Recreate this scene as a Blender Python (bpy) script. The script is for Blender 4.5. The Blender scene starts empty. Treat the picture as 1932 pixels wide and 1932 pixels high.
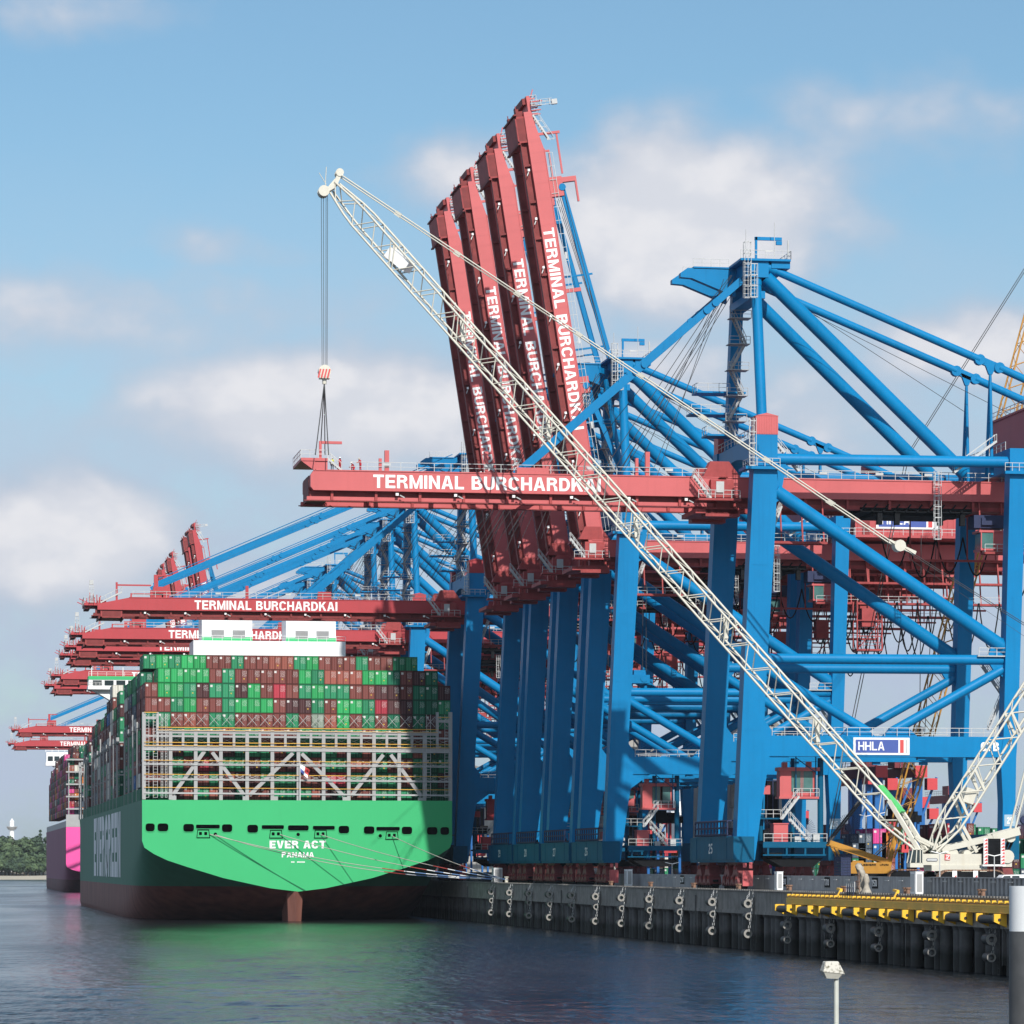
import bpy, bmesh, math, random
from mathutils import Vector, Matrix
random.seed(7)
S = bpy.context.scene
COL = S.collection
R = math.radians

# ------------------------------------------------------------------ camera, sky, sun, exposure
YAW = math.atan(1096/6600)
cam_d = bpy.data.cameras.new("camera"); cam = bpy.data.objects.new("camera", cam_d); COL.objects.link(cam)
cam.location = (0, 0, 10.6); cam.rotation_euler = (R(90), 0, -YAW)
cam_d.sensor_width = 36; cam_d.lens = 36*6600/1932; cam_d.shift_y = 668/1932
cam_d.clip_start = 1; cam_d.clip_end = 30000
S.camera = cam
S.render.resolution_x = S.render.resolution_y = 1024

SUN_ELEV = math.atan(0.75)
SUN_DIR = Vector((-0.06, 1, -0.75)).normalized()          # the way the light travels
sl = bpy.data.lights.new("sun", 'SUN'); sl.energy = 4.9; sl.angle = R(0.5); sl.color = (1, 0.955, 0.89)
so = bpy.data.objects.new("sun", sl); COL.objects.link(so)
so.rotation_euler = SUN_DIR.to_track_quat('-Z', 'Y').to_euler(); so.location = (0, -200, 300)

W = bpy.data.worlds.new("World"); S.world = W; W.use_nodes = True
S.view_settings.view_transform = 'Standard'; S.view_settings.look = 'None'
S.view_settings.gamma = 1; S.view_settings.exposure = 0.0; S.view_settings.use_curve_mapping = False

SKY_TINT = (.84, 1.05, 1.07, 1)
def world_nodes():
    nt = W.node_tree; nt.nodes.clear(); N = nt.nodes.new; L = nt.links.new
    out = N('ShaderNodeOutputWorld'); bg = N('ShaderNodeBackground'); L(bg.outputs[0], out.inputs[0])
    sky = N('ShaderNodeTexSky'); sky.sky_type = 'NISHITA'; sky.sun_disc = False
    sky.sun_elevation = SUN_ELEV; sky.sun_rotation = math.pi - 0.07
    sky.air_density = 1.0; sky.dust_density = 1.2; sky.ozone_density = 1.6
    bg.inputs[1].default_value = 0.113
    tc = N('ShaderNodeTexCoord'); sep = N('ShaderNodeSeparateXYZ'); L(tc.outputs['Generated'], sep.inputs[0])
    def M(op, a, b=None, c=None):
        n = N('ShaderNodeMath'); n.operation = op
        for i, x in enumerate((a, b, c)):
            if x is None: continue
            if isinstance(x, (int, float)): n.inputs[i].default_value = x
            else: L(x, n.inputs[i])
        return n.outputs[0]
    az = M('ARCTAN2', sep.outputs[0], sep.outputs[1])                  # bearing from +Y
    el = M('ARCSINE', sep.outputs[2])
    comb = N('ShaderNodeCombineXYZ'); L(az, comb.inputs[0]); L(M('MULTIPLY', el, 1.35), comb.inputs[1])
    def noise(vec, sc, det, rough, off=(0, 0, 0)):
        mp = N('ShaderNodeMapping'); mp.inputs['Location'].default_value = off; L(vec, mp.inputs[0])
        n = N('ShaderNodeTexNoise'); n.inputs['Scale'].default_value = sc; n.inputs['Detail'].default_value = det
        n.inputs['Roughness'].default_value = rough; L(mp.outputs[0], n.inputs[0]); return n.outputs[0]
    v = comb.outputs[0]
    n_puff = noise(v, 30, 8, 0.50, (3.1, 1.7, 0))
    n_puff_up = noise(v, 30, 8, 0.50, (3.1 - 0.003, 1.7 + 0.010, 0))
    n_big = noise(v, 13, 5, 0.5, (0.4, 7.3, 0))
    n_wisp = noise(v, 24, 8, 0.62, (5.4, 2.2, 0))
    # heaps of cloud by bearing and height above the horizon: (bearing, height, half width, half height, weight)
    def D(u, vv): return YAW + (u-966)/6600, (1634-vv)/6600
    heaps = [(1290, 420, 340, 235, 1.3), (880, 330, 190, 120, .75), (650, 775, 460, 175, 1.15), (100, 1010, 300, 160, 1.3), (1820, 655, 250, 110, 1.0),
             (150, 50, 230, 90, .48), (230, 600, 470, 130, .68), (1650, 260, 460, 170, .45), (420, 1100, 240, 80, .8), (1180, 720, 330, 150, .8), (1560, 800, 480, 190, .55), (420, 480, 260, 60, .45)]
    cov = None
    for (u, vv, hw, hh, wt) in heaps:
        a0, e0 = D(u, vv)
        dx = M('DIVIDE', M('SUBTRACT', az, a0), hw/6600); dy = M('DIVIDE', M('SUBTRACT', el, e0), hh/6600)
        dy = M('MULTIPLY', dy, M('ADD', 1.0, M('MULTIPLY', M('GREATER_THAN', dy, 0.0), 0.35)))
        r2 = M('ADD', M('MULTIPLY', dx, dx), M('MULTIPLY', dy, dy))
        g = M('MULTIPLY', M('POWER', 2.71828, M('MULTIPLY', r2, -1.1)), wt)
        cov = g if cov is None else M('MAXIMUM', cov, g)
    far = M('MULTIPLY', M('GREATER_THAN', M('ABSOLUTE', M('SUBTRACT', az, YAW)), 0.17), M('MULTIPLY', n_big, .9))
    cov = M('MAXIMUM', cov, far)
    dens = M('ADD', M('MULTIPLY', cov, 1.0), M('MULTIPLY', M('SUBTRACT', n_puff, 0.5), 1.1))
    def ramp(x, lo, hi):
        m = N('ShaderNodeMapRange'); m.interpolation_type = 'SMOOTHSTEP'
        m.inputs[1].default_value = lo; m.inputs[2].default_value = hi; L(x, m.inputs[0]); return m.outputs[0]
    cloud = ramp(dens, 0.16, 0.84)
    # a veil of thin high cloud that thickens to the horizon
    veil_h = M('SUBTRACT', 1.0, ramp(el, 0.06, 0.225))
    veil = M('MULTIPLY', M('ADD', M('MULTIPLY', veil_h, 0.97), 0.02), ramp(n_wisp, 0.02, 0.62))
    lit = ramp(M('SUBTRACT', n_puff, n_puff_up), -0.10, 0.13)
    lit = M('MULTIPLY', M('ADD', M('MULTIPLY', lit, 0.38), 0.62), ramp(dens, 0.35, 1.05))
    def mix(f, a, b):
        m = N('ShaderNodeMix'); m.data_type = 'RGBA'
        for s, x in ((m.inputs[0], f), (m.inputs[6], a), (m.inputs[7], b)):
            if isinstance(x, (int, float)): s.default_value = x
            elif isinstance(x, tuple): s.default_value = x
            else: L(x, s)
        return m.outputs[2]
    k = 10.0
    vcol = (.43*k, .505*k, .635*k, 1)
    shade = (.45*k, .505*k, .605*k, 1); bright = (.715*k, .72*k, .755*k, 1)
    tint = N('ShaderNodeMix'); tint.data_type = 'RGBA'; tint.blend_type = 'MULTIPLY'; tint.inputs[0].default_value = 1
    L(sky.outputs[0], tint.inputs[6]); tint.inputs[7].default_value = SKY_TINT
    c = mix(veil, tint.outputs[2], vcol)
    c = mix(cloud, c, mix(lit, shade, bright))
    L(c, bg.inputs[0])
world_nodes()

# ------------------------------------------------------------------ tools
F = 6600.0; T = 1096/6600; sY, cY = math.sin(YAW), math.cos(YAW)
def P(u, v, Y):
    """real point on the upright plane at distance Y along the quay for a bearing (u) and height (v) measured in the photograph"""
    a = (u-966)/F; X = Y*(T+a)/(1-a*T); Dp = X*sY + Y*cY
    return Vector((X, Y, 10.6 + (1634-v)*Dp/F))

MATS = {}
def newmat(name):
    m = bpy.data.materials.new(name); m.use_nodes = True; nt = m.node_tree
    return m, nt, nt.nodes['Principled BSDF']
def paint(name, col, rough=0.45, var=0.12, sc=0.35, metal=0.0, streak=0.0, bump=0.0, spec=0.5, streak_col=(0.05, .03, .02)):
    m, nt, b = newmat(name); N = nt.nodes.new; L = nt.links.new
    tc = N('ShaderNodeTexCoord'); n = N('ShaderNodeTexNoise'); n.inputs['Scale'].default_value = sc; n.inputs['Detail'].default_value = 7
    n.inputs['Roughness'].default_value = .65; L(tc.outputs['Object'], n.inputs[0])
    r = N('ShaderNodeValToRGB'); L(n.outputs[0], r.inputs[0])
    r.color_ramp.elements[0].position = .3; r.color_ramp.elements[1].position = .7
    r.color_ramp.elements[0].color = tuple(x*(1-var) for x in col)+(1,); r.color_ramp.elements[1].color = tuple(min(1, x*(1+var)) for x in col)+(1,)
    last = r.outputs[0]
    if streak:
        mp = N('ShaderNodeMapping'); mp.inputs['Scale'].default_value = (1.6, 1.6, .07); L(tc.outputs['Object'], mp.inputs[0])
        n2 = N('ShaderNodeTexNoise'); n2.inputs['Scale'].default_value = 1.0; n2.inputs['Detail'].default_value = 5; L(mp.outputs[0], n2.inputs[0])
        mr = N('ShaderNodeMapRange'); mr.inputs[1].default_value = .52; mr.inputs[2].default_value = .78; mr.inputs[4].default_value = streak; L(n2.outputs[0], mr.inputs[0])
        mx = N('ShaderNodeMix'); mx.data_type = 'RGBA'; L(mr.outputs[0], mx.inputs[0]); L(last, mx.inputs[6]); mx.inputs[7].default_value = streak_col+(1,)
        last = mx.outputs[2]
    L(last, b.inputs['Base Color']); b.inputs['Roughness'].default_value = rough; b.inputs['Metallic'].default_value = metal
    b.inputs['Specular IOR Level'].default_value = spec
    if bump:
        n3 = N('ShaderNodeTexNoise'); n3.inputs['Scale'].default_value = 4; L(tc.outputs['Object'], n3.inputs[0])
        bp = N('ShaderNodeBump'); bp.inputs['Strength'].default_value = bump; L(n3.outputs[0], bp.inputs['Height']); L(bp.outputs[0], b.inputs['Normal'])
    MATS[name] = m; return m
paint('blue', (.0, .175, .40), .45, .10, .12, spec=.18, streak=.30, streak_col=(.0, .10, .24))
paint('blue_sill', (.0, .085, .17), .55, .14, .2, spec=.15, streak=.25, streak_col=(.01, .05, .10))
paint('red', (.50, .095, .098), .5, .09, .12, streak=.25, streak_col=(.33, .055, .055))
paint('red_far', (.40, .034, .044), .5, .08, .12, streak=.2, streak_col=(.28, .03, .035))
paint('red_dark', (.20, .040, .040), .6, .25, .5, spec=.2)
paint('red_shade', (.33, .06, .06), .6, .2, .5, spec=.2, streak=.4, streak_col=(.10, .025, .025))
paint('red_house', (.42, .065, .07), .5, .08, .2, streak=.15, streak_col=(.2, .03, .03))
paint('bogie', (.17, .036, .036), .6, .3, .8)
paint('galv', (.46, .47, .47), .5, .1, 1.0)
paint('black', (.010, .011, .013), .8, .3, 1.0, spec=.1)
paint('void', (.002, .002, .002), .9, .1, 1.0, spec=0.0)  # near-black colour that paints in the dark of openings and gaps
paint('rubber', (.02, .02, .022), .55, .25, 1.0)
paint('rubber_end', (.27, .26, .24), .7, .2, 2.0)
paint('white', (.80, .80, .80), .4, .03, .5)
paint('cream', (.57, .55, .475), .4, .06, .3, streak=.25, streak_col=(.45, .38, .25))
paint('ship_white', (.80, .81, .82), .45, .03, .2)
paint('steel_grey', (.34, .345, .35), .5, .08, .4, streak=.2, streak_col=(.3, .22, .15))
paint('rail_yellow', (.72, .40, .05), .5, .1, .5)
paint('yellow', (.90, .52, .04), .45, .12, .4, streak=.12, streak_col=(.35, .17, .01))
paint('orange', (.46, .22, .025), .45, .15, .4, streak=.25, streak_col=(.30, .14, .02))
paint('track', (.23, .13, .085), .8, .35, 1.5)
paint('glass', (.03, .045, .05), .08, .2, 1.0)
paint('glass_teal', (.07, .16, .15), .1, .2, 1.0)
paint('concrete', (.25, .235, .21), .85, .3, .5, streak=.65, streak_col=(.05, .048, .045), bump=.2)
paint('concrete_lip', (.20, .19, .175), .85, .3, .6, streak=.4, streak_col=(.06, .055, .05))
paint('flood_wall', (.30, .305, .31), .8, .2, .5, streak=.6, streak_col=(.055, .055, .055))
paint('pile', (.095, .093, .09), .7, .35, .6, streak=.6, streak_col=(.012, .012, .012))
paint('shed', (.36, .35, .33), .85, .15, .15, streak=.5, streak_col=(.18, .17, .16))
paint('ground', (.21, .21, .205), .9, .25, .08)
paint('sign_blue', (.045, .085, .32), .5, .05, .3)
paint('sign_red', (.55, .06, .06), .5, .05, .3)
paint('sign_grey', (.45, .46, .47), .5, .05, .3)
paint('plate_blue', (.30, .43, .52), .5, .05, .3)
paint('rope', (.40, .38, .34), .8, .1, 2)
paint('rope_blue', (.12, .22, .42), .8, .1, 2)
paint('rope_red', (.35, .05, .04), .8, .1, 2)
paint('rope_dark', (.045, .047, .05), .7, .1, 2)
paint('transom_green', (.026, .415, .145), .5, .05, .05, streak=.12, streak_col=(.02, .33, .11))
paint('pink', (.80, .075, .33), .5, .06, .05)
paint('lettering', (.80, .80, .80), .5, .03, .3)
paint('lettering_side', (.80, .84, .84), .55, .05, .3)
paint('tarp', (.33, .30, .25), .85, .35, 1.8, bump=1.0)
paint('coverall', (.45, .012, .025), .8, .15, 3)
paint('skin', (.45, .26, .19), .6, .08, 3)
paint('hivis', (.62, .62, .05), .7, .1, 3)
paint('navy', (.02, .03, .08), .8, .1, 3)
paint('bark', (.07, .055, .04), .9, .3, 2)
paint('sand', (.36, .33, .27), .9, .15, .02)
paint('hill', (.045, .075, .055), .95, .3, .01)
paint('dolphin_white', (.72, .74, .75), .5, .05, .6, streak=.3, streak_col=(.5, .5, .5))
paint('dolphin_dark', (.07, .072, .075), .6, .25, .8, streak=.5, streak_col=(.02, .02, .02))
paint('lamp_pole', (.50, .51, .46), .5, .08, 2)
paint('lamp_glass', (.42, .41, .36), .3, .08, 2)
paint('lime', (.10, .55, .16), .6, .1, 2)
paint('sheet_pile', (.085, .088, .09), .75, .25, .6, streak=.5, streak_col=(.035, .035, .035))
paint('yard_red_shaded', (.17, .022, .032), .55, .12, .2)  # beam red with the shade of its long side painted in
paint('yard_red_lit', (.55, .05, .06), .55, .08, .2)  # same red painted as sunlit for the beam ends; also cabs and spreaders
paint('yard_blue', (.006, .12, .38), .5, .1, .2)

def tide(name, z0, z1, dark):
    m = MATS[name]; nt = m.node_tree; N = nt.nodes.new; L = nt.links.new; b = nt.nodes['Principled BSDF']; src = b.inputs['Base Color'].links[0].from_socket
    g = N('ShaderNodeTexCoord'); sp = N('ShaderNodeSeparateXYZ'); L(g.outputs['Object'], sp.inputs[0]); n = N('ShaderNodeTexNoise'); n.inputs['Scale'].default_value = .8; n.inputs['Detail'].default_value = 5; L(g.outputs['Object'], n.inputs[0])
    a = N('ShaderNodeMath'); a.operation = 'MULTIPLY_ADD'; a.inputs[1].default_value = 1.6; L(n.outputs[0], a.inputs[0]); L(sp.outputs[2], a.inputs[2])
    mr = N('ShaderNodeMapRange'); mr.inputs[1].default_value = z0+.8; mr.inputs[2].default_value = z1+.8; L(a.outputs[0], mr.inputs[0])
    mx = N('ShaderNodeMix'); mx.data_type = 'RGBA'; L(mr.outputs[0], mx.inputs[0]); mx.inputs[6].default_value = dark+(1,); L(src, mx.inputs[7]); L(mx.outputs[2], b.inputs['Base Color'])
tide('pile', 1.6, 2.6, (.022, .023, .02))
def lamp_top():
    m, nt, b = newmat('lamp_top'); N = nt.nodes.new; L = nt.links.new
    tc = N('ShaderNodeTexCoord'); n = N('ShaderNodeTexNoise'); n.inputs['Scale'].default_value = 9; n.inputs['Detail'].default_value = 8; L(tc.outputs['Object'], n.inputs[0])
    r = N('ShaderNodeValToRGB'); r.color_ramp.elements[0].color = (.12, .11, .07, 1); r.color_ramp.elements[1].color = (.55, .53, .47, 1)
    r.color_ramp.elements[0].position = .36; r.color_ramp.elements[1].position = .52; L(n.outputs[0], r.inputs[0]); L(r.outputs[0], b.inputs[0]); b.inputs['Roughness'].default_value = .8
    MATS['lamp_top'] = m
lamp_top()

def hull_mat(name, top, bottom, zline):
    m, nt, b = newmat(name); N = nt.nodes.new; L = nt.links.new
    tc = N('ShaderNodeTexCoord'); sp = N('ShaderNodeSeparateXYZ'); L(tc.outputs['Object'], sp.inputs[0])
    st = N('ShaderNodeMath'); st.operation = 'GREATER_THAN'; st.inputs[1].default_value = zline; L(sp.outputs[2], st.inputs[0])
    mp = N('ShaderNodeMapping'); mp.inputs['Scale'].default_value = (.25, .25, .05); L(tc.outputs['Object'], mp.inputs[0])
    n = N('ShaderNodeTexNoise'); n.inputs['Scale'].default_value = 1.5; n.inputs['Detail'].default_value = 6; L(mp.outputs[0], n.inputs[0])
    def two(c, v):
        r = N('ShaderNodeValToRGB'); L(n.outputs[0], r.inputs[0]); r.color_ramp.elements[0].position = .35; r.color_ramp.elements[1].position = .68
        r.color_ramp.elements[0].color = tuple(x*(1-v) for x in c)+(1,); r.color_ramp.elements[1].color = tuple(x*(1+v) for x in c)+(1,); return r.outputs[0]
    mx = N('ShaderNodeMix'); mx.data_type = 'RGBA'; L(st.outputs[0], mx.inputs[0]); L(two(bottom, .25), mx.inputs[6]); L(two(top, .07), mx.inputs[7])
    L(mx.outputs[2], b.inputs[0]); b.inputs['Roughness'].default_value = .6; b.inputs['Specular IOR Level'].default_value = .22
    MATS[name] = m
hull_mat('hull_green', (.045, .19, .12), (.20, .075, .06), 6.7)
hull_mat('hull_pink', (.26, .085, .15), (.13, .035, .045), 5.0)
hull_mat('skeg', (.5, .2, .15), (.30, .13, .10), 20)

def container_mat(name, c):
    m, nt, b = newmat(name); N = nt.nodes.new; L = nt.links.new
    uv = N('ShaderNodeUVMap'); uv.uv_map = 'UVMap'; sp = N('ShaderNodeSeparateXYZ'); L(uv.outputs[0], sp.inputs[0])
    def M(op, a, b2=None):
        n = N('ShaderNodeMath'); n.operation = op
        for i, x in enumerate((a, b2)):
            if x is None: continue
            if isinstance(x, (int, float)): n.inputs[i].default_value = x
            else: L(x, n.inputs[i])
        return n.outputs[0]
    x, y = sp.outputs[0], sp.outputs[1]
    def near(val, c0, w): return M('LESS_THAN', M('ABSOLUTE', M('SUBTRACT', val, c0)), w)
    edge = M('MAXIMUM', M('GREATER_THAN', M('ABSOLUTE', M('SUBTRACT', x, .5)), .465), M('GREATER_THAN', M('ABSOLUTE', M('SUBTRACT', y, .5)), .465))
    seam = near(x, .5, .022)
    rods = M('MAXIMUM', M('MAXIMUM', near(x, .2, .014), near(x, .37, .014)), M('MAXIMUM', near(x, .63, .014), near(x, .8, .014)))
    rods = M('MULTIPLY', rods, M('SUBTRACT', 1, edge))
    oi = N('ShaderNodeObjectInfo'); rnd = oi.outputs['Random']
    geo = N('ShaderNodeNewGeometry')
    # lettering and placards of the doors: broken white lines on the upper right, a patch on the left
    nz = N('ShaderNodeTexNoise'); nz.inputs['Scale'].default_value = 22; nz.inputs['Detail'].default_value = 2
    mp = N('ShaderNodeMapping'); mp.inputs['Scale'].default_value = (1.0, 2.2, 1); L(uv.outputs[0], mp.inputs[0])
    cb = N('ShaderNodeCombineXYZ'); L(M('MULTIPLY', rnd, 50), cb.inputs[0]); L(cb.outputs[0], mp.inputs['Location']); L(mp.outputs[0], nz.inputs[0])
    zone = M('MULTIPLY', M('MULTIPLY', M('GREATER_THAN', x, .56), M('LESS_THAN', x, .93)), M('MULTIPLY', M('GREATER_THAN', y, .45), M('LESS_THAN', y, .86)))
    marks = M('MULTIPLY', zone, M('GREATER_THAN', nz.outputs[0], .57))
    patch = M('MULTIPLY', M('MULTIPLY', near(x, .17, .09), near(y, .80, .075)), M('GREATER_THAN', M('FRACT', M('MULTIPLY', rnd, 7.3)), .45))
    sticker = M('MULTIPLY', M('MULTIPLY', near(x, .72, .05), near(y, .30, .04)), M('GREATER_THAN', M('FRACT', M('MULTIPLY', rnd, 13.7)), .6))
    nb = N('ShaderNodeTexNoise'); nb.inputs['Scale'].default_value = 3.0; nb.inputs['Detail'].default_value = 5; tc = N('ShaderNodeTexCoord'); L(tc.outputs['Object'], nb.inputs[0])
    var = M('ADD', .72, M('ADD', M('MULTIPLY', rnd, .42), M('MULTIPLY', nb.outputs[0], .25)))
    sc = N('ShaderNodeVectorMath'); sc.operation = 'SCALE'; sc.inputs[0].default_value = c; L(var, sc.inputs['Scale'])
    def mix(f, a, col):
        mx = N('ShaderNodeMix'); mx.data_type = 'RGBA'; L(f, mx.inputs[0]); L(a, mx.inputs[6]); mx.inputs[7].default_value = col+(1,); return mx.outputs[2]
    col = mix(seam, sc.outputs[0], tuple(k*.25 for k in c))
    col = mix(edge, col, tuple(k*.55 for k in c))
    col = mix(rods, col, tuple(min(1, k*1.25+.05) for k in c))
    col = mix(marks, col, (.55, .56, .55)); col = mix(patch, col, (.62, .62, .6)); col = mix(sticker, col, (.6, .4, .06))
    L(col, b.inputs[0]); b.inputs['Roughness'].default_value = .7; b.inputs['Specular IOR Level'].default_value = .15
    wv = M('SINE', M('MULTIPLY', x, 95)); bp = N('ShaderNodeBump'); bp.inputs['Strength'].default_value = .35; bp.inputs['Distance'].default_value = .05
    L(wv, bp.inputs['Height']); L(bp.outputs[0], b.inputs['Normal'])
    MATS[name] = m
CC = {'green': (.028, .21, .10), 'dark green': (.014, .125, .07), 'bright green': (.03, .30, .095), 'brown': (.17, .055, .048), 'dark brown': (.075, .033, .035), 'red brown': (.27, .085, .065),
      'crimson': (.36, .04, .06), 'grey green': (.20, .24, .20), 'white': (.62, .60, .53), 'blue': (.02, .12, .33), 'orange': (.55, .17, .03), 'pink': (.60, .06, .25), 'slate': (.07, .095, .13)}
for k, c in CC.items(): container_mat('container '+k, c)

# ---- mesh collector
class MB:
    def __init__(s): s.v = []; s.f = []; s.m = []; s.sm = []; s.uv = []
    def add(s, vs, fs, m=0, sm=False, uvs=None):
        o = len(s.v); s.v += [tuple(p) for p in vs]
        for i, f in enumerate(fs):
            s.f.append([k+o for k in f]); s.m.append(m); s.sm.append(sm)
            s.uv.append(uvs[i] if uvs else None)
        return s
    BF = [(0, 3, 2, 1), (4, 5, 6, 7), (0, 1, 5, 4), (1, 2, 6, 5), (2, 3, 7, 6), (3, 0, 4, 7)]
    def hexa(s, p, m=0): return s.add(p, MB.BF, m)
    def box(s, x0, x1, y0, y1, z0, z1, m=0):
        return s.hexa([(x0, y0, z0), (x1, y0, z0), (x1, y1, z0), (x0, y1, z0), (x0, y0, z1), (x1, y0, z1), (x1, y1, z1), (x0, y1, z1)], m)
    def uvbox(s, x0, x1, y0, y1, z0, z1, m=0):
        p = [(x0, y0, z0), (x1, y0, z0), (x1, y1, z0), (x0, y1, z0), (x0, y0, z1), (x1, y0, z1), (x1, y1, z1), (x0, y1, z1)]
        q = [(0, 0), (1, 0), (1, 1), (0, 1)]; t = [(.1, .1), (.12, .1), (.12, .12), (.1, .12)]
        return s.add(p, MB.BF, m, False, [t, t, q, q, q, q])
    def beam(s, p, q, w, h, m=0, up=(0, 0, 1)):
        p, q = Vector(p), Vector(q); d = (q-p).normalized(); u = Vector(up)
        if abs(d.dot(u)) > .98: u = Vector((1, 0, 0))
        a = d.cross(u).normalized()*(w/2); b = a.cross(d).normalized()*(h/2)
        return s.hexa([p-a-b, p+a-b, q+a-b, q-a-b, p-a+b, p+a+b, q+a+b, q-a+b], m)
    def tube(s, p, q, r, n=10, r2=None, m=0, caps=True):
        p, q = Vector(p), Vector(q); d = (q-p).normalized(); u = Vector((0, 0, 1))
        if abs(d.dot(u)) > .98: u = Vector((1, 0, 0))
        a = d.cross(u).normalized(); b = a.cross(d); r2 = r if r2 is None else r2
        ring = [(math.cos(2*math.pi*i/n), math.sin(2*math.pi*i/n)) for i in range(n)]
        vs = [p+a*c*r+b*e*r for c, e in ring]+[q+a*c*r2+b*e*r2 for c, e in ring]
        s.add(vs, [(i, (i+1) % n, n+(i+1) % n, n+i) for i in range(n)], m, True)
        if caps: s.add(vs, [tuple(range(n-1, -1, -1)), tuple(range(n, 2*n))], m)
        return s
    def path(s, pts, r, n=6, m=0):
        for i in range(len(pts)-1): s.tube(pts[i], pts[i+1], r, n, None, m, False)
        return s
    def prism(s, poly, y0, y1, m=0, axis='y'):
        n = len(poly)
        if axis == 'y': A = [(x, y0, z) for x, z in poly]; B = [(x, y1, z) for x, z in poly]
        elif axis == 'x': A = [(y0, x, z) for x, z in poly]; B = [(y1, x, z) for x, z in poly]
        else: A = [(x, z, y0) for x, z in poly]; B = [(x, z, y1) for x, z in poly]
        return s.add(A+B, [tuple(range(n-1, -1, -1)), tuple(range(n, 2*n))]+[(i, (i+1) % n, n+(i+1) % n, n+i) for i in range(n)], m)
    def rail(s, pts, h=1.1, step=2.0, t=.075, m=0, mid=True):
        for p, q in zip(pts[:-1], pts[1:]):
            p, q = Vector(p), Vector(q); L = (q-p).length; n = max(1, int(L/step))
            for i in range(n+1):
                b = p.lerp(q, i/n); s.beam(b, b+Vector((0, 0, h)), t, t, m)
            s.beam(p+Vector((0, 0, h)), q+Vector((0, 0, h)), t, t, m)
            if mid: s.beam(p+Vector((0, 0, h*.5)), q+Vector((0, 0, h*.5)), t*.8, t*.8, m)
        return s
    def stairs(s, p, q, w=.9, m=0):
        p, q = Vector(p), Vector(q); d = q-p; side = Vector((-d.y, d.x, 0)); side = side.normalized() if side.length > 1e-6 else Vector((0, 1, 0))
        for k in (-.5, .5):
            o = side*w*k; s.beam(p+o, q+o, .09, .28, m); s.beam(p+o+Vector((0, 0, 1)), q+o+Vector((0, 0, 1)), .07, .07, m)
            for i in range(5):
                b = p.lerp(q, i/4)+o; s.beam(b, b+Vector((0, 0, 1)), .06, .06, m)
        n = max(3, int(d.length/.45))
        for i in range(1, n): c = p.lerp(q, i/n); s.beam(c-side*w/2, c+side*w/2, .25, .06, m)
        return s
    def ladder(s, p, h, w=.5, m=0, cage=True, nx=(0, -1)):
        p = Vector(p); d = Vector((nx[0], nx[1], 0)); a = Vector((-d.y, d.x, 0))
        for k in (-.5, .5): s.beam(p+a*w*k, p+a*w*k+Vector((0, 0, h)), .08, .08, m)
        for i in range(int(h/.6)): z = Vector((0, 0, .6*i)); s.beam(p-a*w/2+z, p+a*w/2+z, .06, .06, m)
        if cage:
            for k in (-.45, 0, .45): s.beam(p+d*.7+a*k, p+d*.7+a*k+Vector((0, 0, h)), .06, .06, m)
            for i in range(int(h/1.5)+1):
                z = Vector((0, 0, 1.5*i)); s.beam(p+d*.7-a*.45+z, p+d*.7+a*.45+z, .06, .1, m)
                for k in (-.45, .45): s.beam(p+a*k+z, p+a*k+d*.7+z, .06, .1, m)
        return s
    def mesh(s, name, mats):
        me = bpy.data.meshes.new(name); me.from_pydata(s.v, [], s.f); me.update()
        for k in mats: me.materials.append(MATS[k])
        me.polygons.foreach_set('material_index', s.m); me.polygons.foreach_set('use_smooth', s.sm)
        if any(u is not None for u in s.uv):
            lay = me.uv_layers.new(name='UVMap'); i = 0
            for f, u in zip(s.f, s.uv):
                for k in range(len(f)): lay.data[i].uv = u[k] if u else (0, 0); i += 1
        bm = bmesh.new(); bm.from_mesh(me); bmesh.ops.recalc_face_normals(bm, faces=bm.faces); bm.to_mesh(me); bm.free()
        return me
    def build(s, name, mats, parent=None, loc=None):
        if isinstance(mats, str): mats = [mats]
        o = bpy.data.objects.new(name, s.mesh(name, mats)); COL.objects.link(o)
        if parent is not None: o.parent = parent
        if loc is not None: o.location = loc
        return o
def tag(o, label=None, cat=None, group=None, kind=None):
    if label: o['label'] = label
    if cat: o['category'] = cat
    if group: o['group'] = group
    if kind: o['kind'] = kind
    return o
def empty(name, loc=(0, 0, 0), rz=0):
    o = bpy.data.objects.new(name, None); COL.objects.link(o); o.location = loc; o.rotation_euler = (0, 0, rz); o.empty_display_size = .5; return o
def copy_tree(o, parent=None):
    c = o.copy(); COL.objects.link(c); c.parent = parent
    for ch in list(o.children): copy_tree(ch, c)
    return c

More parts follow.
